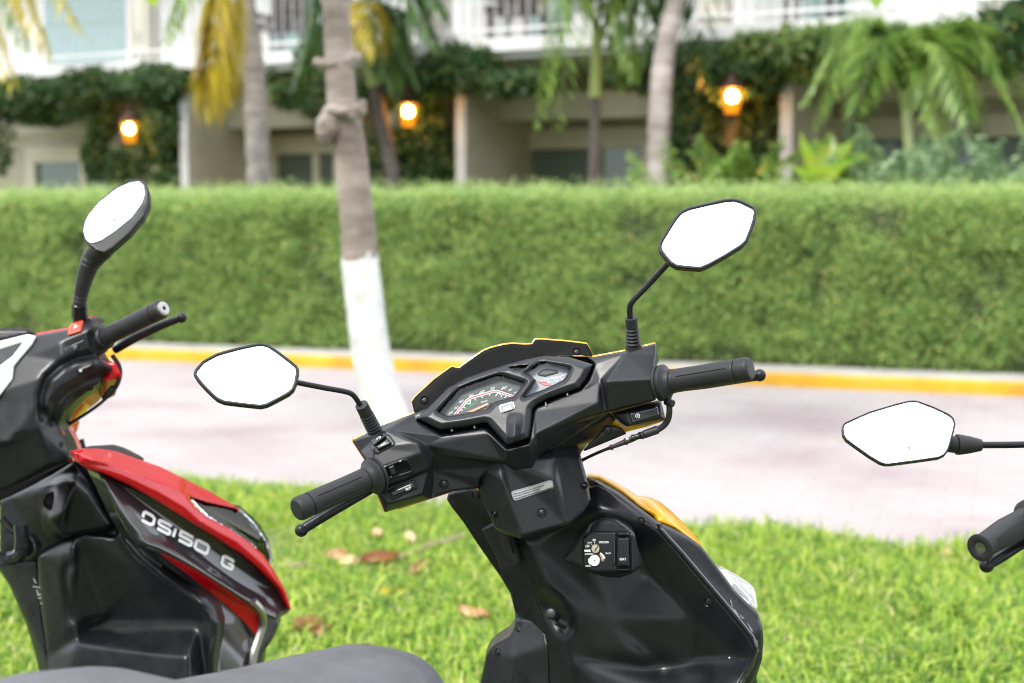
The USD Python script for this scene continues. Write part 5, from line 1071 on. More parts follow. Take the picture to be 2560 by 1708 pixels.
# ignition lock pod
def q2d(x, y, h): return q2(x, y, h)
pod_d = Depth([[q2(890, 600, 44), q2(1030, 440, 66), q2(1030, 660, 72), q2(1090, 692, 66)], [q2(1030, 440, 66), q2(1090, 345, 44), q2(1180, 318, 38), q2(1280, 335, 40), q2(1370, 425, 58), q2(1370, 680, 74), q2(1030, 660, 72)], [q2(1370, 425, 58), q2(1445, 640, 40), q2(1370, 680, 74)], [q2(1030, 660, 72), q2(1370, 680, 74), q2(1290, 725, 62), q2(1090, 692, 62)], [q2(1370, 680, 74), q2(1445, 640, 40), q2(1290, 725, 62)]], sh_ref, 5)
podp = rounded(Z2([(890, 602), (960, 520), (1040, 420), (1080, 355), (1130, 325), (1190, 314), (1260, 325), (1330, 375), (1385, 425), (1410, 530), (1448, 640), (1370, 690), (1285, 724), (1190, 718), (1090, 692), (990, 650)]), 4)
pod = obj('ignition_pod', panel(podp, pod_d, 3, .07, lip=.005, lipw=8, bdir=FW + [0, 0, .1]), 'black_plastic', ys, smooth=True)
# hollow under the pod
kd = Depth([[p + (h,) for p, h in zip(ZK([(100, 400), (1250, 380), (1250, 1350), (100, 1350)]), (70, 66, 80, 82))]], sh_ref, 3)
kp = rounded(ZK([(140, 640), (165, 540), (250, 470), (350, 435), (860, 435), (1120, 415), (1190, 470), (1215, 600), (1222, 1200), (1180, 1300), (1100, 1330), (880, 1335), (380, 1335), (260, 1280), (160, 1190)]), 2)
kpl = obj('lock_plate', panel(kp, lifted(kd, 1.5), 2.5, .012, lip=.0015, lipw=2.5), 'dull_black', ys, smooth=True)
obj('face', panel(rounded(ZK([(165, 650), (185, 570), (270, 495), (370, 455), (858, 455), (880, 1300), (390, 1300), (280, 1255), (180, 1180)]), 1.5), lifted(kd, 2.8), 3, .003, lip=.0008, lipw=2), 'satin_plastic', kpl, smooth=True)
sbn = obj('seat_button', pad(rounded(ZK([(885, 560), (1145, 560), (1165, 1195), (895, 1195)]), 2), kd, 9, 6, 2), 'satin_plastic', kpl, smooth=True)
obj('button_side', pad(rounded(ZK([(800, 570), (858, 570), (870, 1100), (868, 1165), (806, 1165)]), 1), kd, 6, 3, 2), 'gloss_black', kpl, smooth=True)
obj('trim', pad(rounded(ZK([(875, 455), (1110, 440), (1165, 480), (1165, 525), (880, 530)]), 1), kd, 4.5, 3, 2), 'satin_plastic', kpl, smooth=True)
obj('trim', pad(rounded(ZK([(888, 1225), (1170, 1225), (1168, 1275), (1120, 1300), (888, 1300)]), 1), kd, 4.5, 3, 2), 'satin_plastic', kpl, smooth=True)
kl = lifted(kd, 2.9); sk = .11481
def kw(t, x, y, h, wf=1.0, df=kl, p=kpl): obj('lettering', words(t, ZK([(x, y)])[0], (h * sk * wf, 0), (0, -h * sk), df, True, .0005), 'print_white', p, smooth=False)
kw('ON', 362, 640, 52, .62); kw('IGNITION', 497, 680, 44, .72); kw('SEAT', 246, 684, 30, 1.0); kw('OFF', 200, 770, 50, .75); kw('LOCK', 190, 936, 40, 1.05); kw('SHUT', 640, 918, 32, .95); kw('OPEN', 202, 1196, 34, .95)
kw('SEAT', 945, 1052, 48, .85, lifted(kd, 9.2), sbn)
obj('mark', decal(Polygon(ZK([(180, 825), (300, 822), (300, 800), (330, 890), (318, 868), (180, 866)])).buffer(0), kl), 'print_white', kpl, smooth=False)
def arcp(cx, cy, r, a0, a1, w0, w1):
    a = np.linspace(a0, a1, 14); ww = np.linspace(w0, w1, 14)
    return Polygon(ZK(list(zip(cx + (r + ww) * np.cos(a), cy + (r + ww) * np.sin(a))) + list(zip(cx + (r - ww) * np.cos(a[::-1]), cy + (r - ww[::-1]) * np.sin(a[::-1]))))).buffer(0)
obj('mark', decal(MultiPolygon([arcp(440, 1050, 185, -.2, -.75, 18, 10), arcp(440, 1060, 155, 2.6, 3.4, 14, 22)]), kl), 'print_white', kpl, smooth=False)
obj('mark', decal(MultiPolygon([Point(*ZK([(402, 672)])[0]).buffer(1.3), Point(*ZK([(342, 704)])[0]).buffer(1.0), Point(*ZK([(364, 914)])[0]).buffer(1.3)]), kl), 'print_white', kpl, smooth=False)
def disc(x, y, r, h0, prof, mt, parent, name):
    o = P(*ZK([(x, y)])[0], float(kd(*ZK([(x, y)])[0])) - .0028); nrm = normal_at(kd, *ZK([(x, y)])[0], 8)
    return obj(name, lathe(o, o + nrm, [(a, b * r * sk * 1.99 / FPX * 1000) for a, b in prof], 28), mt, parent)
kh = disc(435, 798, 100, 0, [(-1, 1.08), (.8, 1.08), (1.2, 1.0), (1.2, .92)], 'print_black', kpl, 'key_lock')
kb2 = disc(435, 798, 100, 0, [(0, .93), (1.8, .93), (2.4, .88), (2.5, .1)], 'gold_metal', kh, 'barrel')
kld = lifted(kd, 5.5)
obj('slot', decal(line(ZK([(478, 735), (408, 855)]), 1.8), kld, .0003, .0003), 'print_black', kh, smooth=False)
ks = disc(412, 1055, 118, 0, [(0, 1.0), (2.2, 1.0), (3.0, .93), (2.4, .85), (2.4, .1)], 'white_plastic_and_glare', kpl, 'shutter_knob')
disc(412, 1060, 14, 0, [(2, 1), (3.2, 1), (3.2, .1)], 'dark_steel', ks, 'pin')
obj('shutter_slot', pad(rounded(ZK([(500, 900), (545, 885), (585, 925), (620, 1000), (612, 1085), (570, 1095), (550, 1060), (540, 990)]), 1.5), lifted(kd, 2.5), 1.5, 3, 2), 'gold_metal', kpl, smooth=True)

# left flank of the shield, behind and below the column
def q2b(x, y, h): return q2(x, y, h)
lf_ref = lambda x, y: 2.14 - .0001 * (np.asarray(x) - 1200) + .00004 * (np.asarray(y) - 1400)
lf_d = Depth([[q2(100, 130, 10), q2(360, 60, 40), q2(420, 330, 44), q2(210, 330, 4)], [q2(210, 330, 4), q2(420, 330, 44), q2(560, 560, 50), q2(440, 640, 20)], [q2(440, 640, 20), q2(560, 560, 50), q2(690, 830, 70), q2(570, 960, 26)], [q2(210, 330, 4), q2(440, 640, 20), q2(570, 960, 26), q2(540, 830, 0)], [q2(570, 960, 26), q2(690, 830, 70), q2(830, 1260, 90), q2(600, 1100, 50)]], lf_ref, 5)
lf = rounded(Z2([(102, 190), (108, 150), (140, 132), (240, 110), (330, 100), (420, 300), (560, 430), (640, 600), (700, 830), (800, 1100), (830, 1260), (700, 1200), (575, 1090), (568, 960), (535, 830), (470, 720), (330, 520), (215, 345), (130, 235)]), 3)
flank = obj('left_flank', panel(lf, lf_d, 4, .04, lip=.005, lipw=9), 'satin_plastic', ys, smooth=True)
screw(*Z2([(300, 160)])[0], lf_d, 13, flank)
lo_d = Depth([[q2(560, 1080, 40), q2(800, 1180, 90), q2(560, 1260, 62)], [q2(560, 1080, 40), q2(560, 1260, 62), q2(380, 1230, 10)], [q2(380, 1230, 10), q2(560, 1260, 62), q2(560, 1800, 80), q2(280, 1800, 0)], [q2(560, 1260, 62), q2(800, 1180, 90), q2(810, 1800, 100), q2(575, 1800, 66)]], lf_ref, 6)
lo = rounded(Z2([(575, 995), (690, 1010), (770, 1060), (805, 1200), (812, 1800), (270, 1800), (300, 1560), (340, 1420), (372, 1260), (395, 1210), (440, 1165), (530, 1105), (565, 1060)]), 5)
lower = obj('lower_shield', panel(lo, lo_d, 5, .06, lip=.006, lipw=10), 'black_plastic', ys, smooth=True)
screw(*Z2([(448, 1232)])[0], lo_d, 12, lower)
# bundle between column and flank
obj('cable_boot', cat([tube(curve([P(*Z2([p])[0], 2.06) for p in ((430, 350), (470, 430), (520, 520), (560, 620))], 14), .022, 12), tube(curve([P(*Z2([p])[0], 2.03) for p in ((480, 400), (500, 460), (530, 560))], 14), .008, 10)]), 'rubber', ys)
# bag hook
hk = [P(*Z2([p])[0], d) for p, d in (((800, 1000), 1.985), ((830, 1010), 1.99), ((880, 1040), 2.0), ((900, 1050), 2.02))]
hkk = obj('bag_hook', cat([lathe(P(*Z2([(808, 965)])[0], 1.972), P(*Z2([(880, 1010)])[0], 2.03), [(0, .1), (0, 5), (1, 7), (3, 8), (5, 8), (8, 6.5), (40, 6)], 20), tube(curve([P(*Z2([p])[0], 2.0) for p in ((860, 1010), (890, 1030), (920, 1040))], 8), .008, 10)]), 'black_plastic', ys)
for x, y, rr_ in ((1432, 330, 10), (1886, 893, 13)): screw(*Z2([(x, y)])[0], sh_d, rr_, inner)
obj('blemish', ball(P(*Z2([(2032, 1270)])[0], float(sh_d(*Z2([(2032, 1270)])[0]))), .0014, 1), 'print_white', inner)

# ------------------------------------------------------------------ seat, floor, wheels (mostly below the frame)
O0 = np.array([-.118, 1.612]); RD = np.array([-.575, -.818]); RG = np.array([.818, -.575])
def loft(stations, n=40, mt='seat_vinyl', name='seat', parent=ys):
    rows = []
    for s, wl, wr, zt_, zb_, rnd in stations:
        c = O0 + RD * s; row = []
        for a in np.linspace(-1, 1, n):
            # a soft box section, open below
            t = a * 1.55; x = np.sign(math.sin(t)) * abs(math.sin(t)) ** .62 if True else a; y = max(0.0, math.cos(t)) ** rnd if abs(t) < math.pi / 2 else 0
            w = wl if x < 0 else wr; q = c + RG * (x * w); row.append((q[0], q[1], zb_ + (zt_ - zb_) * y))
        rows.append(row)
    v = np.array(rows).reshape(-1, 3); k = len(stations); f = [(i * n + j, (i + 1) * n + j, (i + 1) * n + j + 1, i * n + j + 1) for i in range(k - 1) for j in range(n - 1)]
    ends = []
    for e in (0, k - 1):
        r = v[e * n:(e + 1) * n]; c = np.vstack([r, r.mean(0)]); ends.append((c, np.array([(j + 1, j, n) if e == 0 else (j, j + 1, n) for j in range(n - 1)])))
    return cat([(v, np.array(f))] + ends)
ss = np.linspace(0, 1, 40); stn = []
for s in np.concatenate([np.linspace(-.03, .1, 14), np.linspace(.12, .66, 26)]):
    q = (s + .03)
    w = np.interp(q, [0, .01, .04, .09, .18, .35, .7], [.02, .045, .075, .098, .125, .150, .155])
    zt_ = np.interp(q, [0, .012, .03, .055, .09, .16, .24, .33, .42, .5, .7], [.62, .70, .745, .768, .778, .782, .787, .797, .838, .853, .862])
    stn.append((s, w, w, zt_, .56, .42))
seat = obj('seat', loft(stn), 'seat_vinyl', ys, smooth=True)
def bodyz(s): return np.interp(s, [0, .2, .7], [.40, .36, .42])
obj('rear_body', loft([(s, w, w, .575, float(bodyz(s)), .3) for s, w in zip(np.linspace(.02, .72, 12), np.interp(np.linspace(0, 1, 12), [0, .2, 1], [.11, .16, .13]))]), 'black_plastic', ys, smooth=True)
def wheel(c, axis, r=.205, parent=ys):
    axis = np.asarray(axis, float) / np.linalg.norm(axis)
    w = obj('wheel', lathe(c - axis * .05, c + axis, [(8, r * 1000 - 60), (4, r * 1000 - 30), (12, r * 1000 - 10), (30, r * 1000 - 2), (50, r * 1000), (70, r * 1000 - 2), (88, r * 1000 - 10), (96, r * 1000 - 30), (92, r * 1000 - 60), (8, r * 1000 - 60)], 40), 'rubber', parent)
    obj('hub', lathe(c - axis * .04, c + axis, [(0, .1), (0, 45), (10, 50), (20, r * 1000 - 62), (60, r * 1000 - 62), (70, 50), (80, 45), (80, .1)], 32), 'dark_steel', w)
fw_c = np.array([.38, 2.42, .205])
wheel(fw_c, [RG[0] * .8 + .3, RG[1] - .1, 0])
rw = O0 + RD * .62; wheel(np.array([rw[0], rw[1], .205]), [RG[0], RG[1], 0])
obj('fender', lathe(fw_c - np.array([RG[0], RG[1], 0]) * .06, fw_c + np.array([RG[0], RG[1], 0]), [(0, 218), (20, 232), (60, 236), (100, 232), (120, 218)], 40), 'yellow_paint', ys)
obj('fork', cat([tube([fw_c + np.array([RG[0], RG[1], 0]) * sgn * .075, fw_c + np.array([RG[0], RG[1], 0]) * sgn * .07 + np.array([-.07, -.12, .38])], .02, 10) for sgn in (-1, 1)]), 'dark_steel', ys)
fl0 = O0 - RD * .12; fl1 = O0 - RD * .52
fb = np.array([np.append(c + RG * w, z) for z in (.30, .37) for c in (fl0, fl1) for w in (-.19, .19)])
obj('floorboard', trimesh.Trimesh(fb, np.array([(0, 3, 1), (0, 2, 3), (4, 5, 7), (4, 7, 6), (0, 1, 5), (0, 5, 4), (2, 6, 7), (2, 7, 3), (0, 4, 6), (0, 6, 2), (1, 3, 7), (1, 7, 5)])), 'black_plastic', ys, smooth=False)

# =================================================================== THE RED SCOOTER
rs = thing('motor_scooter', 'red and black scooter at the left edge with oval mirror and white lettering', 'scooter')
RR = 2.42
def q3(x, y, h): p = Z3([(x, y)])[0]; return (p[0], p[1], h)
def near(X, Y, pts, w, amp, zf):
    d = shapely.distance(LineString([p[:2] for p in zf(pts)]), shapely.points(X, Y)); return amp * np.exp(-(d / w) ** 2)
def red_grooves(X, Y, H):
    H = H - near(X, Y, [(455, 893), (360, 915), (290, 945), (225, 1005), (195, 1090), (196, 1190)], 9, 15, Z3)
    H = H - near(X, Y, [(500, 985), (400, 1020), (320, 1065), (265, 1125), (245, 1215)], 9, 13, Z3)
    return H
rc_d = Depth([[q3(140, 790, -4), q3(450, 700, -4), q3(428, 775, 20), q3(290, 832, 26), q3(120, 900, 18)], [q3(290, 832, 26), q3(428, 775, 20), q3(452, 885, 16), q3(300, 925, 36)], [q3(120, 900, 18), q3(290, 832, 26), q3(300, 925, 36), q3(210, 1000, 46), q3(50, 960, 26)],
              [q3(300, 925, 36), q3(452, 885, 16), q3(520, 950, 12), q3(430, 1010, 16), q3(330, 1040, 36)], [q3(430, 1010, 16), q3(520, 950, 12), q3(440, 1065, -6), q3(360, 1110, 0), q3(330, 1040, 36)], [q3(210, 1000, 46), q3(300, 925, 36), q3(330, 1040, 36), q3(250, 1150, 40), q3(180, 1130, 54)],
              [q3(330, 1040, 36), q3(360, 1110, 0), q3(290, 1250, -6), q3(250, 1150, 40)], [q3(180, 1130, 54), q3(250, 1150, 40), q3(290, 1250, 0), q3(190, 1250, 50)], [q3(190, 1250, 50), q3(290, 1250, 0), q3(335, 1385, -8), q3(240, 1420, 30)],
              [q3(-120, 1100, 40), q3(50, 960, 26), q3(210, 1000, 46), q3(180, 1130, 54), q3(40, 1320, 66), q3(-120, 1320, 60)], [q3(-120, 1320, 60), q3(40, 1320, 66), q3(190, 1250, 50), q3(240, 1420, 30), q3(-120, 1620, 20)], [q3(40, 1320, 66), q3(180, 1130, 54), q3(190, 1250, 50)]], RR, sigma=4, extra=red_grooves)
rc = rounded(Z3([(-120, 1130), (0, 1078), (55, 1010), (62, 955), (160, 815), (172, 798), (325, 772), (440, 712), (462, 722), (436, 765), (422, 800), (438, 868), (462, 888), (482, 922), (522, 946), (530, 966), (500, 988), (462, 1035), (430, 1062), (365, 1110), (315, 1165), (292, 1215), (286, 1262), (304, 1290), (330, 1350), (334, 1392), (240, 1440), (0, 1545), (-120, 1600)]), 2)
obj('handlebar_cover', panel(rc, rc_d, 4, .05, lip=.004, lipw=6), 'black_plastic', rs, smooth=True)
rcow = affinity.translate(rc, 1.5, -4.5).union(Polygon(Z3([(505, 930), (552, 930), (580, 988), (512, 1022), (480, 990)]))).union(Polygon(Z3([(285, 1250), (298, 1250), (335, 1345), (350, 1405), (320, 1400)])))
rcow = max(getattr(rcow, 'geoms', [rcow]), key=lambda g: g.area)
obj('front_cowl', panel(rcow, lambda x, y: np.maximum(rc_d(x, y), RR - .012) + .012, 5, .12, lip=.002, lipw=3, shrink=.7, bdir=FW + [0, 0, -.2]), 'red_paint', rs, smooth=True)
mt_d = Depth([[q3(-120, 760, 6), q3(180, 760, 6), q3(180, 1100, 46), q3(-120, 1100, 60)]], RR, 2)
fr3 = rounded(Z3([(-120, 870), (0, 828), (130, 796), (170, 806), (155, 842), (66, 948), (60, 1010), (0, 1086), (-120, 1150)]), 1.5); in3 = rounded(Z3([(-120, 905), (0, 868), (112, 832), (60, 900), (0, 945), (-120, 1000)]), 1.5)
mp = obj('instrument_panel', panel(fr3.difference(in3), mt_d, 4, .02, lip=.003, lipw=5), 'white_plastic_and_glare', rs, smooth=True)  # frame coloured white to paint the bright reflection round the meter
obj('lens', panel(in3.buffer(1), lambda x, y: mt_d(x, y) + .004, 6, .004, lip=0), 'gloss_black', mp, smooth=True)
obj('meter_visor', panel(rounded(Z3([(-120, 800), (-20, 768), (60, 764), (125, 769), (168, 786), (130, 802), (0, 832), (-120, 872)]), 1.5), lambda x, y: mt_d(x, y) + .012, 5, .05, lip=.004, lipw=6, bdir=FW + [0, 0, -.3]), 'satin_plastic', rs, smooth=True)
kb_ = obj('kill_switch', pad(rounded(Z3([(322, 802), (334, 748), (398, 724), (386, 782)]), 2), rc_d, 7, 6, 2.5), 'red_button', rs, smooth=True)
obj('mark', decal(Polygon(Z3([(352, 768), (356, 748), (372, 757)])), lifted(rc_d, 7)), 'print_white', kb_, smooth=False)
for nm, pl in (('light_switch', [(308, 862), (404, 820), (416, 872), (316, 918)]), ('starter_switch', [(364, 962), (448, 922), (456, 950), (372, 992)])):
    w_ = obj(nm, pad(rounded(Z3(pl), 1.5), rc_d, 1.5, 4, 2.5), 'satin_plastic', rs, smooth=True)
    cx, cy = np.mean(pl, 0)
    if nm == 'light_switch': obj('slider', pad(rounded(Z3([(cx - 16, cy - 14), (cx + 12, cy - 26), (cx + 18, cy + 2), (cx - 8, cy + 14)]), 1), rc_d, 8, 4, 2), 'gloss_black', w_, smooth=True)
    else: obj('button', pad(rounded(Z3([(376, 963), (440, 932), (446, 948), (382, 982)]), 1), rc_d, 4, 4, 2), 'gloss_black', w_, smooth=True); obj('mark', decal(Point(*Z3([(385, 968)])[0]).buffer(4), lifted(rc_d, 4)), 'print_white', w_, smooth=False)
ge, gr = P(*Z3([(777, 674)])[0], 2.335), P(*Z3([(466, 826)])[0], 2.43)
gp = obj('grip', grip(ge, gr, None, groove=False), 'rubber', rs, smooth=40)
ax_ = (gr - ge) / np.linalg.norm(gr - ge)
obj('end_weight', lathe(ge - ax_ * .004, gr, [(0, 3.4), (-.4, 6), (-.4, 9), (.6, 11.5), (5, 12), (5, .1)], 28), 'steel', gp)
obj('hole', lathe(ge - ax_ * .0035, gr, [(0, .1), (0, 3.5), (2, 3.5)], 16), 'dull_black', gp)
obj('collar', lathe(P(*Z3([(510, 805)])[0], 2.415), gr, [(0, .1), (0, 17), (3, 20.5), (7, 21), (9, 18), (9, .1)], 28), 'dark_steel', gp)
l = [P(*Z3([p])[0], d) for p, d in (((548, 872), 2.47), ((640, 815), 2.46), ((760, 758), 2.45), ((868, 716), 2.44))]
obj('brake_lever', lever(l, [.007, .0085, .0075, .0062], .0092), 'satin_plastic', rs)
screw(*Z3([(432, 1052)])[0], rc_d, 9, rs); screw(*Z3([(292, 1322)])[0], rc_d, 9, rs)
# oval mirror
ro = Z3([(394, 300), (400, 262), (420, 222), (470, 160), (560, 88), (622, 60), (665, 52), (698, 72), (716, 118), (718, 175), (692, 235), (622, 318), (540, 388), (500, 410), (460, 400), (428, 372), (404, 345)])
ri = Z3([(401, 300), (408, 262), (428, 222), (476, 165), (562, 98), (622, 72), (662, 66), (684, 82), (690, 122), (678, 165), (628, 234), (550, 298), (484, 342), (436, 358), (412, 340)])
ro_d = tilted(290, 540, 2.36, -.1, .5)
c = Polygon(ro).centroid; nrm = -normal_at(ro_d, c.x, c.y, 20)
op, ip = rounded(ro, 3), rounded(ri, 3)
hm = obj('mirror', cat([panel(op, lambda x, y: ro_d(x, y) + .003, 4, .012, lip=.004, lipw=8, bdir=nrm), panel(op, lambda x, y: ro_d(x, y) + .014, 5, .03, lip=0, bdir=nrm, shrink=.6)]), 'satin_plastic', rs, smooth=40)
obj('rim', panel(op.difference(ip), ro_d, 3, .006, lip=.003, lipw=6, bdir=nrm), 'satin_plastic', hm, smooth=True)
obj('mirror_glass', panel(ip.buffer(1), lambda x, y: ro_d(x, y) + .002, 5, .0015, lip=0, bdir=nrm), 'mirror_glass', hm, smooth=True)
obj('logo', decal(Point(*Z3([(548, 248)])[0]).buffer(2.6), lambda x, y: ro_d(x, y) + .002), 'print_black', hm, smooth=False)
st = [P(*Z3([p])[0], d) for p, d in (((500, 375), 2.385), ((455, 420), 2.39), ((425, 470), 2.395), ((402, 540), 2.40), ((388, 600), 2.405), ((380, 650), 2.41))]
pth = curve(st, 60); qq = np.linspace(0, 1, len(pth))
rad = np.interp(qq, [0, .2, .35, .6, .85, 1], [.020, .019, .0165, .0135, .0115, .011]) * (1 + .05 * np.where((qq > .22) & (qq < .45) | (qq > .8), np.sin(qq * 150), 0))
obj('mirror_neck', tube(pth, rad, 18), 'rubber', hm)
obj('mirror_foot', lathe(P(*Z3([(381, 645)])[0], 2.41), P(*Z3([(381, 735)])[0], 2.43), [(0, .1), (0, 10), (2, 13), (14, 13), (30, 13.5), (32, 11), (50, 11)], 8), 'satin_plastic', hm)
# front indicator and brake cable seen past the cover
obj('indicator_lens', panel(rounded(Z3([(432, 1088), (400, 1152), (345, 1218), (300, 1244), (318, 1180), (370, 1128)]), 2), fixed(2.5), 4, .03, lip=.004, lipw=6), 'amber_plastic', rs, smooth=True)
obj('red_fairing', panel(rounded(Z3([(352, 1205), (334, 1268), (312, 1284), (296, 1245), (320, 1228)]), 2), fixed(2.52), 4, .04, lip=.003, lipw=5), 'red_paint', rs, smooth=True)
cpth = [P(*Z3([p])[0], d) for p, d in (((536, 895), 2.44), ((566, 940), 2.44), ((574, 985), 2.44), ((560, 1035), 2.44), ((530, 1075), 2.445), ((480, 1125), 2.45), ((400, 1182), 2.46), ((285, 1252), 2.48))]
cb = obj('cable', tube(curve(cpth, 60), np.interp(np.linspace(0, 1, len(curve(cpth, 60))), [0, .5, .55, 1], [.0042, .0042, .0028, .0028]), 8), 'rubber', rs)
obj('sleeve', lathe(P(*Z3([(545, 1050)])[0], 2.44), P(*Z3([(470, 1133)])[0], 2.45), [(0, 3), (0, 5.5), (3, 6.5), (14, 6.5), (20, 5), (28, 5), (30, 3)], 12), 'rubber', cb)

# body of the red scooter
def q4(x, y, h): p = Z4([(x, y)])[0]; return (p[0], p[1], h)
in_ref = lambda x, y: 2.47 + (480 - np.asarray(x)) * .00030 + (np.asarray(y) - 1450) * .00008
is_d = Depth([[q4(235, 770, 30), q4(480, 650, 40), q4(470, 720, 60), q4(460, 900, 70), q4(450, 1180, 60), q4(300, 1400, 40), q4(240, 1000, 20)], [q4(480, 650, 40), q4(720, 660, 20), q4(900, 900, 10), q4(650, 1150, 14), q4(450, 1180, 60), q4(460, 900, 66), q4(470, 720, 56)], [q4(720, 660, 20), q4(1290, 1100, 26), q4(1240, 1180, 0), q4(900, 900, 10)], [q4(900, 900, 10), q4(1240, 1180, 0), q4(650, 1180, 0), q4(650, 1150, 14)],
              [q4(450, 1180, 60), q4(650, 1180, 0), q4(600, 1240, 0), q4(480, 1320, 60), q4(300, 1400, 40)], [q4(650, 1180, 0), q4(1240, 1180, 0), q4(1240, 1240, 10), q4(600, 1240, 10)], [q4(600, 1240, 10), q4(1240, 1240, 10), q4(1180, 1400, 70), q4(480, 1320, 70)], [q4(480, 1320, 70), q4(1180, 1400, 70), q4(1180, 1900, 120), q4(300, 1900, 100), q4(300, 1400, 40)], [q4(1240, 1180, 0), q4(1290, 1100, 26), q4(1360, 1190, 30), q4(1340, 1900, 40), q4(1180, 1900, 120), q4(1180, 1400, 70), q4(1240, 1240, 10)]], in_ref, sigma=7,
             extra=lambda X, Y, H: H - near(X, Y, [(430, 830), (412, 900), (430, 1020), (450, 1170)], 7, 18, Z4))
iso = rounded(Z4([(236, 772), (300, 735), (480, 648), (512, 632), (712, 658), (735, 640), (745, 600), (790, 690), (850, 775), (1000, 895), (1200, 1025), (1290, 1105), (1338, 1195), (1325, 1900), (300, 1900), (296, 1380), (270, 1200), (240, 1000)]), 3)
obj('leg_shield', panel(iso, is_d, 5, .05, lip=.006, lipw=10), 'satin_plastic', rs, smooth=True)
ub_d = Depth([[q4(60, 400, 20), q4(440, 190, 0), q4(480, 260, 10), q4(360, 290, 40), q4(270, 520, 40), q4(200, 600, 30)], [q4(360, 290, 40), q4(480, 300, 62), q4(400, 500, 86), q4(290, 560, 74), q4(270, 520, 40)], [q4(480, 300, 62), q4(560, 370, 60), q4(700, 595, 40), q4(400, 660, 60), q4(400, 500, 86)], [q4(290, 560, 74), q4(400, 500, 86), q4(400, 660, 60), q4(320, 640, 40)], [q4(480, 260, 10), q4(440, 190, 0), q4(640, 420, 0), q4(740, 640, 6), q4(700, 600, 8), q4(560, 370, 20), q4(480, 300, 30)], [q4(200, 600, 30), q4(270, 520, 36), q4(320, 640, 36), q4(400, 665, 30), q4(500, 640, 24), q4(290, 720, 30)], [q4(400, 665, 30), q4(700, 600, 10), q4(740, 650, 10), q4(500, 640, 24)]], in_ref, sigma=6)
ubo = rounded(Z4([(0, 430), (75, 398), (200, 335), (330, 265), (430, 205), (460, 190), (560, 300), (640, 420), (740, 620), (730, 660), (512, 650), (400, 690), (290, 740), (235, 790), (130, 800), (0, 790)]), 3)
ubx = obj('glove_box', panel(ubo, ub_d, 4, .06, lip=.005, lipw=8), 'satin_plastic', rs, smooth=True)
kr = P(*Z4([(322, 430)])[0], float(ub_d(*Z4([(322, 430)])[0])) - .001); kn = normal_at(ub_d, *Z4([(322, 430)])[0], 10); kn = kn + [0.5, 0, 0]; kn /= np.linalg.norm(kn)
kl_ = obj('key_lock', lathe(kr - kn * .01, kr + kn, [(0, 17), (11, 17), (13, 15.5), (13, 12), (11, 11), (11, .1)], 24), 'gloss_black', rs)
obj('slot', cat([lathe(kr, kr + kn, [(2, .1), (3, 9), (4, 9), (4, .1)], 16)]), 'dark_steel', kl_)
obj('steering_column', panel(Polygon(Z4([(-60, 330), (80, 250), (300, 120), (440, 60), (470, 170), (300, 290), (80, 410), (-60, 480)])), fixed(2.60), 6, .08, lip=.004, lipw=6), 'dull_black', rs, smooth=True)
# hook and loop at the left column
hk = obj('bag_hook', cat([tube(curve([P(*Z4([p])[0], 2.42) for p in ((-20, 790), (60, 790), (120, 760), (135, 680), (130, 580))], 24), .012, 10), tube(curve([P(*Z4([p])[0], 2.45) for p in ((10, 540), (60, 600), (115, 640), (130, 700))], 12), .007, 8)]), 'gloss_black', rs)
obj('hook_bracket', panel(rounded(Z4([(130, 570), (190, 640), (235, 700), (240, 760), (190, 810), (140, 800), (120, 720)]), 3), fixed(2.44), 4, .02, lip=.006, lipw=9), 'gloss_black', rs, smooth=True)
ll_d = Depth([[q4(-60, 800, 20), q4(70, 790, 40), q4(300, 1400, 60), q4(220, 1400, 20)], [q4(220, 1400, 20), q4(300, 1400, 60), q4(420, 1900, 60), q4(300, 1900, 20)]], lambda x, y: in_ref(x, y) + .05, 5)
lfk = obj('left_flank', panel(rounded(Z4([(-60, 800), (0, 795), (72, 785), (130, 800), (236, 790), (245, 1000), (270, 1200), (300, 1385), (420, 1900), (330, 1900), (222, 1390), (160, 1190), (60, 960), (-60, 780)]), 3), ll_d, 5, .05, lip=.006, lipw=10), 'black_plastic', rs, smooth=True)
mk = [line(Z4(p), 2.4) for p in ([(210, 915), (225, 945)], [(205, 965), (270, 975)], [(250, 950), (262, 1005)], [(228, 985), (240, 1015)], [(232, 1020), (268, 1010)], [(238, 1038), (276, 1034)], [(262, 1050), (285, 1085)], [(250, 1070), (290, 1066)])]
obj('mark', decal(shapely.union_all(mk), ll_d, .03, .0003), 'silver_label', lfk, smooth=False)
re_d = Depth([[q4(420, 120, -8), q4(480, 110, -14), q4(700, 330, -8), q4(640, 420, 16)], [q4(640, 420, 16), q4(700, 330, -8), q4(830, 640, -4), q4(745, 640, 20)], [q4(745, 640, 20), q4(830, 640, -4), q4(1030, 810, -4), q4(960, 880, 24)], [q4(960, 880, 24), q4(1030, 810, -4), q4(1310, 1030, 0), q4(1240, 1080, 30)], [q4(1240, 1080, 30), q4(1310, 1030, 0), q4(1390, 1180, 0), q4(1310, 1190, 34)], [q4(1310, 1190, 34), q4(1390, 1180, 0), q4(1380, 1900, 10), q4(1270, 1900, 40)]], in_ref, 4)
reo = rounded(Z4([(440, 135), (470, 140), (560, 215), (615, 262), (660, 360), (730, 520), (815, 668), (900, 745), (1010, 825), (1150, 925), (1290, 1028), (1350, 1105), (1376, 1190), (1368, 1290), (1345, 1400), (1340, 1900), (1270, 1900), (1290, 1390), (1325, 1280), (1322, 1195), (1280, 1115), (1200, 1040), (1000, 905), (850, 785), (785, 700), (730, 610), (640, 430), (560, 310), (455, 195)]), 2)
obj('shield_edge', panel(reo, re_d, 4, .04, lip=.008, lipw=12), 'satin_plastic', rs, smooth=True)
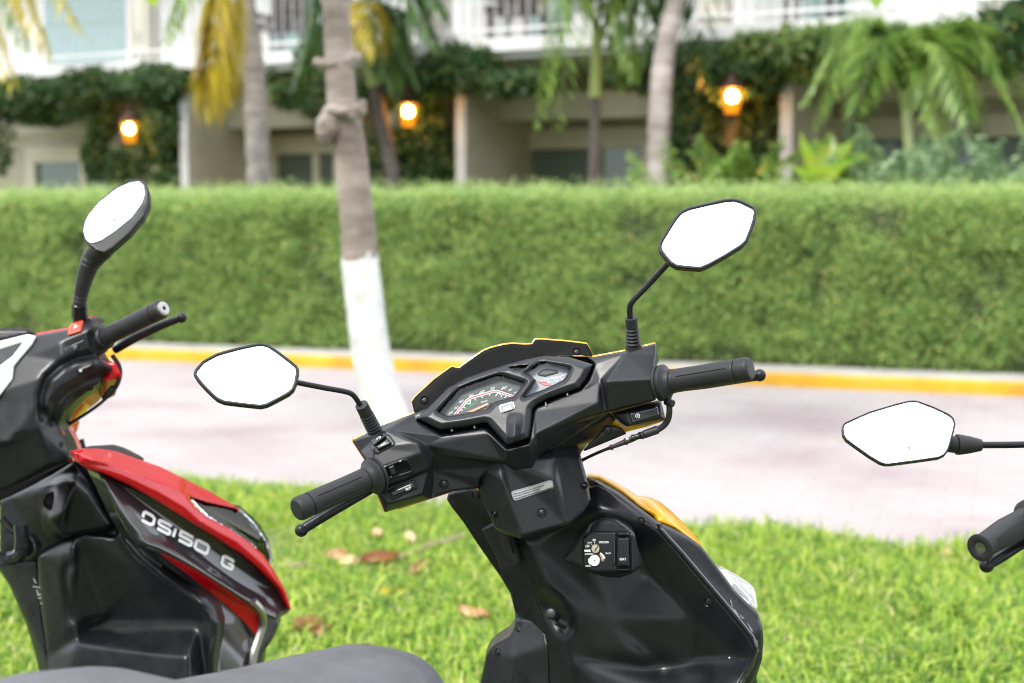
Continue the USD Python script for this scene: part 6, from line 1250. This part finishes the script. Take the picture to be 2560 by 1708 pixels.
sd_ref = lambda x, y: 2.47 + (np.asarray(x) - 480) * .00085 - (np.asarray(y) - 1400) * .00022
def ridge(X, Y, H):
    return H + near(X, Y, [(900, 700), (1000, 725), (1100, 775), (1300, 895), (1570, 1060), (1740, 1185)], 14, 16, Z4) - near(X, Y, [(960, 800), (1100, 880), (1300, 1010), (1480, 1150), (1560, 1290)], 22, 8, Z4) + near(X, Y, [(640, 300), (800, 560), (880, 650)], 12, 8, Z4)
bs_d = Depth([[q4(560, 200, -10), q4(900, 400, 10), q4(1400, 700, 10), q4(1830, 1080, -10), q4(1740, 1190, -4), q4(1300, 900, 20), q4(900, 690, 20), q4(700, 480, 0)], [q4(560, 200, -10), q4(700, 480, 0), q4(900, 690, 20), q4(780, 700, -10)], [q4(780, 700, -10), q4(900, 690, 20), q4(1300, 900, 20), q4(1740, 1190, -4), q4(1600, 1500, -30), q4(1340, 1500, -10), q4(1300, 1030, -10)], [q4(1340, 1500, -10), q4(1600, 1500, -30), q4(1560, 1900, -40), q4(1340, 1900, -20)]], sd_ref, sigma=6, extra=ridge)
bso = rounded(Z4([(600, 235), (660, 270), (980, 410), (1230, 570), (1500, 740), (1762, 985), (1812, 1118), (1722, 1178), (1680, 1160), (1640, 1200), (1590, 1370), (1540, 1900), (1340, 1900), (1345, 1400), (1372, 1200), (1350, 1105), (1290, 1025), (1150, 920), (1010, 822), (900, 742), (818, 665), (735, 520), (660, 350)]), 2)
side = obj('side_panel', panel(bso, bs_d, 4, .05, lip=.006, lipw=9, bdir=np.array([-.6, .8, 0])), 'gloss_black', rs, smooth=True)
st_ = Polygon(Z4([(962, 736), (1085, 790), (1200, 850), (1310, 918), (1450, 1010), (1560, 1092), (1606, 1140), (1612, 1200), (1604, 1272), (1560, 1225), (1500, 1160), (1420, 1085), (1330, 1020), (1200, 910), (1080, 822), (1010, 770)])).buffer(-2).buffer(2)
obj('red_stripe', panel(st_, lifted(bs_d, 1.2), 4, .003, lip=.0008, lipw=3), 'red_paint', side, smooth=True)
s4 = .40042
def glyphs(cells, x0, y0, ux, uy, w):
    """Squared sporty capitals from strokes."""
    G = {'D': [[(0, .0), (.75, 0), (1, .2), (1, .8), (.75, 1), (0, 1)], [(0, 1), (0, .35)]], 'S': [[(1, 1), (.15, 1), (0, .9), (0, .6), (.15, .5), (.85, .5), (1, .4), (1, .1), (.85, 0), (0, 0)]], '1': [[(.35, 1), (.35, 0)]],
         '5': [[(1, 1), (0, 1), (0, .52), (.85, .52), (1, .42), (1, .1), (.85, 0), (0, 0)]], '0': [[(.15, 0), (.85, 0), (1, .15), (1, .85), (.85, 1), (.15, 1), (0, .85), (0, .15), (.15, 0)]], 'G': [[(1, .85), (.8, 1), (.15, 1), (0, .85), (0, .15), (.15, 0), (.85, 0), (1, .12), (1, .48), (.55, .48)]]}
    out = []
    for ch, cx, cw in cells:
        for st in G[ch]:
            ln = LineString([(cx + a * cw, b) for a, b in st]).buffer(w, cap_style=2, join_style=1)
            out.append(affinity.affine_transform(ln, [ux[0], uy[0], ux[1], uy[1], x0, y0]))
    return shapely.union_all(out)
gx, gy = Z4([(880, 548)])[0]; uxx = (56 * s4 * .885, 56 * s4 * .47); uyy = (.30 * 56 * s4, -.95 * 56 * s4)
obj('lettering', decal(glyphs([('D', 0.1, 1.35), ('S', 2.05, 1.5), ('1', 3.75, .9), ('5', 4.75, 1.5), ('0', 6.75, 1.5)], gx, gy, uxx, uyy, .17), bs_d, .0012), 'print_white', side, smooth=False)
gx, gy = Z4([(1376, 824)])[0]
obj('lettering', decal(glyphs([('G', 0.1, 1.3)], gx, gy, uxx, uyy, .17), bs_d, .0012), 'print_white', side, smooth=False)
obj('trim', tube(curve([P(*Z4([p])[0], float(bs_d(*Z4([p])[0])) - .004) for p in ((1580, 1060), (1630, 1120), (1640, 1200), (1610, 1300), (1580, 1400), (1560, 1600))], 30), .008, 8), 'steel', side)
rp_d = Depth([[q4(440, 110, 4), q4(640, 100, -30), q4(850, 160, -44), q4(1130, 275, -40), q4(1130, 355, 8), q4(1000, 292, 14), q4(760, 208, 16), q4(560, 185, 18)], [q4(1130, 275, -40), q4(1500, 460, -44), q4(1550, 540, -30), q4(1180, 400, 0), q4(1130, 355, 8)], [q4(440, 110, 4), q4(560, 185, 18), q4(760, 208, 16), q4(760, 300, 6), q4(600, 245, 6)], [q4(760, 208, 16), q4(1000, 292, 14), q4(1130, 355, 8), q4(1180, 400, 16), q4(1250, 500, 22), q4(1230, 590, 14), q4(980, 430, 12), q4(760, 300, 6)],
              [q4(1250, 500, 22), q4(1500, 640, 22), q4(1720, 850, 16), q4(1830, 1100, 0), q4(1760, 990, 6), q4(1500, 760, 14), q4(1230, 590, 14)]], lambda x, y: sd_ref(x, y) - .008, sigma=3.0, extra=lambda X, Y, H: H + near(X, Y, [(520, 175), (640, 178), (800, 212), (1000, 285), (1120, 350)], 8, 6, Z4) + near(X, Y, [(600, 215), (760, 270), (980, 370), (1150, 470), (1250, 560)], 7, 5, Z4) + near(X, Y, [(700, 150), (900, 205), (1130, 305), (1330, 400)], 8, 5, Z4) + near(X, Y, [(1250, 560), (1480, 690), (1640, 830), (1770, 990)], 7, 5, Z4))
rpo = rounded(Z4([(462, 128), (520, 110), (640, 107), (720, 120), (850, 165), (1000, 217), (1130, 282), (1310, 372), (1480, 470), (1540, 530), (1480, 480), (1300, 440), (1168, 398), (1228, 478), (1290, 530), (1440, 610), (1560, 692), (1645, 772), (1705, 855), (1790, 1000), (1820, 1112), (1805, 1110), (1740, 982), (1620, 860), (1500, 757), (1230, 587), (980, 430), (800, 330), (640, 255), (560, 232), (500, 190)]), 1)
obj('red_panel', panel(rpo, rp_d, 3.5, .03, lip=.006, lipw=8, bdir=np.array([-.5, .85, -.1])), 'red_paint', rs, smooth=True)
hl_d = Depth([[q4(1165, 395, -4), q4(1500, 470, -50), q4(1640, 660, -40), q4(1600, 740, 8), q4(1290, 530, 10)], [q4(1600, 740, 8), q4(1640, 660, -40), q4(1700, 810, -20)]], sd_ref, 4)
hlo = rounded(Z4([(1172, 400), (1300, 436), (1480, 474), (1540, 525), (1602, 590), (1662, 690), (1698, 840), (1640, 768), (1560, 692), (1440, 610), (1290, 530), (1228, 474)]), 1.5)
hl = obj('headlamp', panel(hlo, lambda x, y: hl_d(x, y) + .02, 4, .03, lip=.003, lipw=6), 'gloss_black', rs, smooth=True)
obj('lens', panel(hlo.buffer(.5), hl_d, 4, .003, lip=.003, lipw=6), 'clear_pane', hl, smooth=True)
obj('reflector', panel(rounded(Z4([(1300, 480), (1450, 530), (1560, 620), (1620, 720), (1520, 660), (1400, 580)]), 3), lambda x, y: hl_d(x, y) + .014, 4, .006, lip=.004, lipw=9), 'steel', hl, smooth=True)
obj('front_screen', panel(rounded(Z4([(500, 112), (540, 92), (690, 84), (760, 105), (850, 150), (900, 185), (700, 150), (560, 130)]), 1.5), lambda x, y: sd_ref(x, y) + .06, 5, .02, lip=.003, lipw=5), 'satin_plastic', rs, smooth=True)
obj('under_panel', panel(rounded(Z4([(1600, 1080), (1680, 1120), (1722, 1178), (1735, 1200), (1700, 1290), (1640, 1380), (1560, 1900), (1480, 1900), (1590, 1360), (1640, 1190)]), 2), lambda x, y: sd_ref(x, y) + .04, 5, .04, lip=.004, lipw=6), 'satin_plastic', rs, smooth=True)
rw_c = np.array([-.80, 2.72, .215])
wheel(rw_c, [RG[0], RG[1], 0], .215, rs)
obj('fork', cat([tube([rw_c + np.array([RG[0], RG[1], 0]) * sg * .08, rw_c + np.array([RG[0], RG[1], 0]) * sg * .07 + np.array([-.03, -.05, .2])], .02, 10) for sg in (-1, 1)]), 'dark_steel', rs)
O0 = np.array([-1.28, 2.05])
obj('seat', loft([(s, w, w, z, .58, .42) for s, w, z in zip(np.linspace(0, .6, 16), np.interp(np.linspace(0, .6, 16), [0, .05, .2, .6], [.03, .09, .13, .15]), np.interp(np.linspace(0, .6, 16), [0, .04, .1, .35, .6], [.6, .7, .76, .8, .86]))]), 'seat_vinyl', rs, smooth=True)
obj('rear_body', loft([(s, w, w, .575, .34, .3) for s, w in zip(np.linspace(.02, .66, 10), np.interp(np.linspace(0, 1, 10), [0, .2, 1], [.11, .16, .13]))], parent=rs), 'black_plastic', rs, smooth=True)
rwh = O0 + RD * .6; wheel(np.array([rwh[0], rwh[1], .215]), [RG[0], RG[1], 0], .215, rs)
f0, f1 = O0 - RD * .1, O0 - RD * .62
fb = np.array([np.append(c_ + RG * w, z) for z in (.30, .37) for c_ in (f0, f1) for w in (-.19, .19)])
obj('floorboard', trimesh.Trimesh(fb, np.array([(0, 3, 1), (0, 2, 3), (4, 5, 7), (4, 7, 6), (0, 1, 5), (0, 5, 4), (2, 6, 7), (2, 7, 3), (0, 4, 6), (0, 6, 2), (1, 3, 7), (1, 7, 5)])), 'black_plastic', rs, smooth=False)

# =================================================================== THE THIRD SCOOTER, only its left grip and mirror in the picture
ts3 = thing('motor_scooter', 'black scooter cut off by the right edge, showing only mirror and grip', 'scooter')
m3o = Z6([(195, 335), (200, 310), (218, 292), (290, 258), (400, 210), (500, 180), (600, 150), (690, 128), (735, 124), (775, 130), (880, 168), (1000, 224), (1038, 255), (1052, 300), (1040, 360), (1015, 450), (998, 500), (970, 538), (925, 560), (750, 585), (560, 610), (520, 610), (480, 598), (400, 550), (300, 480), (225, 425), (200, 385)])
m3d = tilted(2245, 1083, 1.80, .06, .5)
m3 = mirror(m3o, 4.6, m3d, ts3, rr=2, back=.02)
obj('stem', tube(curve([P(*Z6([p])[0], d) for p, d in (((1200, 460), 1.825), ((1400, 460), 1.83), ((1700, 458), 1.84), ((1900, 480), 1.845), ((2000, 600), 1.85), ((2020, 900), 1.86))], 40), .0044, 12), 'satin_plastic', m3)
obj('socket', lathe(P(*Z6([(985, 455)])[0], 1.822), P(*Z6([(1260, 462)])[0], 1.825), [(0, .1), (0, 10), (8, 11), (12.5, 10.5), (13, 13.2), (16, 13.4), (30, 11.2), (45, 7.6), (46, 5)], 28), 'rubber', m3)
obj('logo', decal(line(Z6([(695, 470), (712, 488)]), 1.6), lambda x, y: m3d(x, y) + .0018 - .0008), 'print_black', m3, smooth=False)
g3e, g3r = P(*Z6([(1232, 1240)])[0], 1.72), P(*Z6([(1640, 985)])[0], 1.80)
g3 = obj('grip', lathe(g3e, g3r, [(3, 6), (1, 8), (0, 12), (0, 15), (1, 17.2), (3, 17.4), (5, 16.6), (7, 15.0), (20, 15.0), (40, 16.2), (60, 17.2), (80, 16.6), (100, 15.6), (112, 15.5), (114, 19), (118, 22), (124, 22), (124, .1)], 48), 'rubber', ts3, smooth=40)
obj('bar_end', lathe(g3e, g3r, [(3, .1), (3, 3), (2.2, 4), (2.2, 11), (3, 12.5)], 24), 'twig_dark', g3)
# knurled pad on the grip
dirg = (g3r - g3e) / np.linalg.norm(g3r - g3e); upg = np.cross(dirg, np.cross(-FW, dirg)); upg /= np.linalg.norm(upg); sdg = np.cross(upg, dirg)
kn_ = []
for i in range(46):
    for j in range(6):
        L_ = .018 + i * .0021; a_ = -.25 + j * .14; prof_r = np.interp(L_ * 1000, [0, 20, 40, 60, 80, 100], [15, 15.0, 16.2, 17.2, 16.6, 15.6]) / 1000
        ww_ = 1 - abs((i - 22) / 26) ** 2
        a_ *= (0.5 + .5 * ww_)
        nn_ = upg * math.cos(a_) + sdg * math.sin(a_) if np.dot(upg, -FW) > 0 else -upg * math.cos(a_) + sdg * math.sin(a_)
        bxm = trimesh.creation.icosphere(0, .0008); bxm.apply_translation(g3e + dirg * L_ + nn_ * prof_r); kn_.append(bxm)
kp_ = obj('knurling', cat(kn_), 'rubber', g3, smooth=False); kp_.SetCustomDataByKey('kind', 'stuff')
l = [P(*Z6([p])[0], d) for p, d in (((1760, 1080), 1.86), ((1560, 1190), 1.82), ((1380, 1310), 1.785), ((1285, 1370), 1.775))]
obj('brake_lever', lever(l, [.008, .0082, .0074, .0062], .0088), 'satin_plastic', ts3)
hbx = P(*Z6([(1640, 985)])[0], 1.80)
obj('handlebar_cover', trimesh.convex.convex_hull(np.vstack([g3r + np.array(o) for o in ((.0, -.03, -.04), (.0, -.03, .05), (.02, .06, -.05), (.02, .06, .05), (.30, .05, -.02), (.30, .05, .11), (.30, .18, .0), (.30, .18, .10))])), 'black_plastic', ts3)
obj('column_cover', trimesh.convex.convex_hull(np.vstack([g3r + np.array(o) for o in ((.2, .08, 0), (.36, .08, 0), (.2, .2, 0), (.36, .2, 0), (.26, .22, -.35), (.46, .22, -.35), (.26, .36, -.35), (.46, .36, -.35))])), 'black_plastic', ts3)
obj('leg_shield', trimesh.convex.convex_hull(np.vstack([g3r + np.array(o) for o in ((.22, .24, -.2), (.62, .0, -.2), (.26, .32, -.2), (.66, .08, -.2), (.3, .36, -.66), (.74, .1, -.66), (.34, .44, -.66), (.78, .2, -.66))])), 'black_plastic', ts3)
t3 = g3r + np.array([.62, .55, 0]); wheel(np.array([t3[0], t3[1], .205]), [RG[0], RG[1], 0], .205, ts3)

# =================================================================== the planted side of the street behind the eye, which the bodywork mirrors
def street_tree(x, y, h, r, label, seed):
    rg = np.random.default_rng(seed); t = thing('shade_tree', label, 'tree')
    obj('trunk', tube(curve([(x, y, 0), (x + .15, y, h * .3), (x + .05, y + .1, h * .6)], 14), np.linspace(.16, .08, 15), 10), 'trunk_grey', t)
    n = 5200; u = rg.normal(size=(n, 3)); u /= np.linalg.norm(u, axis=1, keepdims=True); c = np.array([x, y, h * .62]) + u * rg.uniform(.2, 1, (n, 1)) ** .4 * np.array([r, r, h * .36])
    g = meshkit.fbm(c * 1.6, 3, seed); c = c[g > .43]
    toned(obj('crown', leaf_quads(rg, c, rg.normal(size=(len(c), 3)), rg.uniform(.18, .4, len(c)), .6), 'vine_leaf', t, smooth=False))

for i_, (x_, y_, h_, r_, lb_) in enumerate(((-7.5, -6.5, 8.0, 3.6, 'green shade tree behind the parked scooters on the far left, out of frame'), (-1.5, -9.5, 8.6, 4.0, 'broad green shade tree straight behind the camera side of the verge'), (4.5, -8.0, 8.2, 3.6, 'green shade tree behind the camera side to the right'),
                                       (9.0, -3.0, 7.4, 3.2, 'green shade tree on the near verge far to the right'), (10.5, 1.2, 6.0, 2.6, 'small green shade tree at the right beyond the third scooter'), (-10.5, -.5, 7.0, 3.0, 'green shade tree on the near verge beyond the red scooter'))):
    street_tree(x_, y_, h_, r_, lb_, 300 + i_)
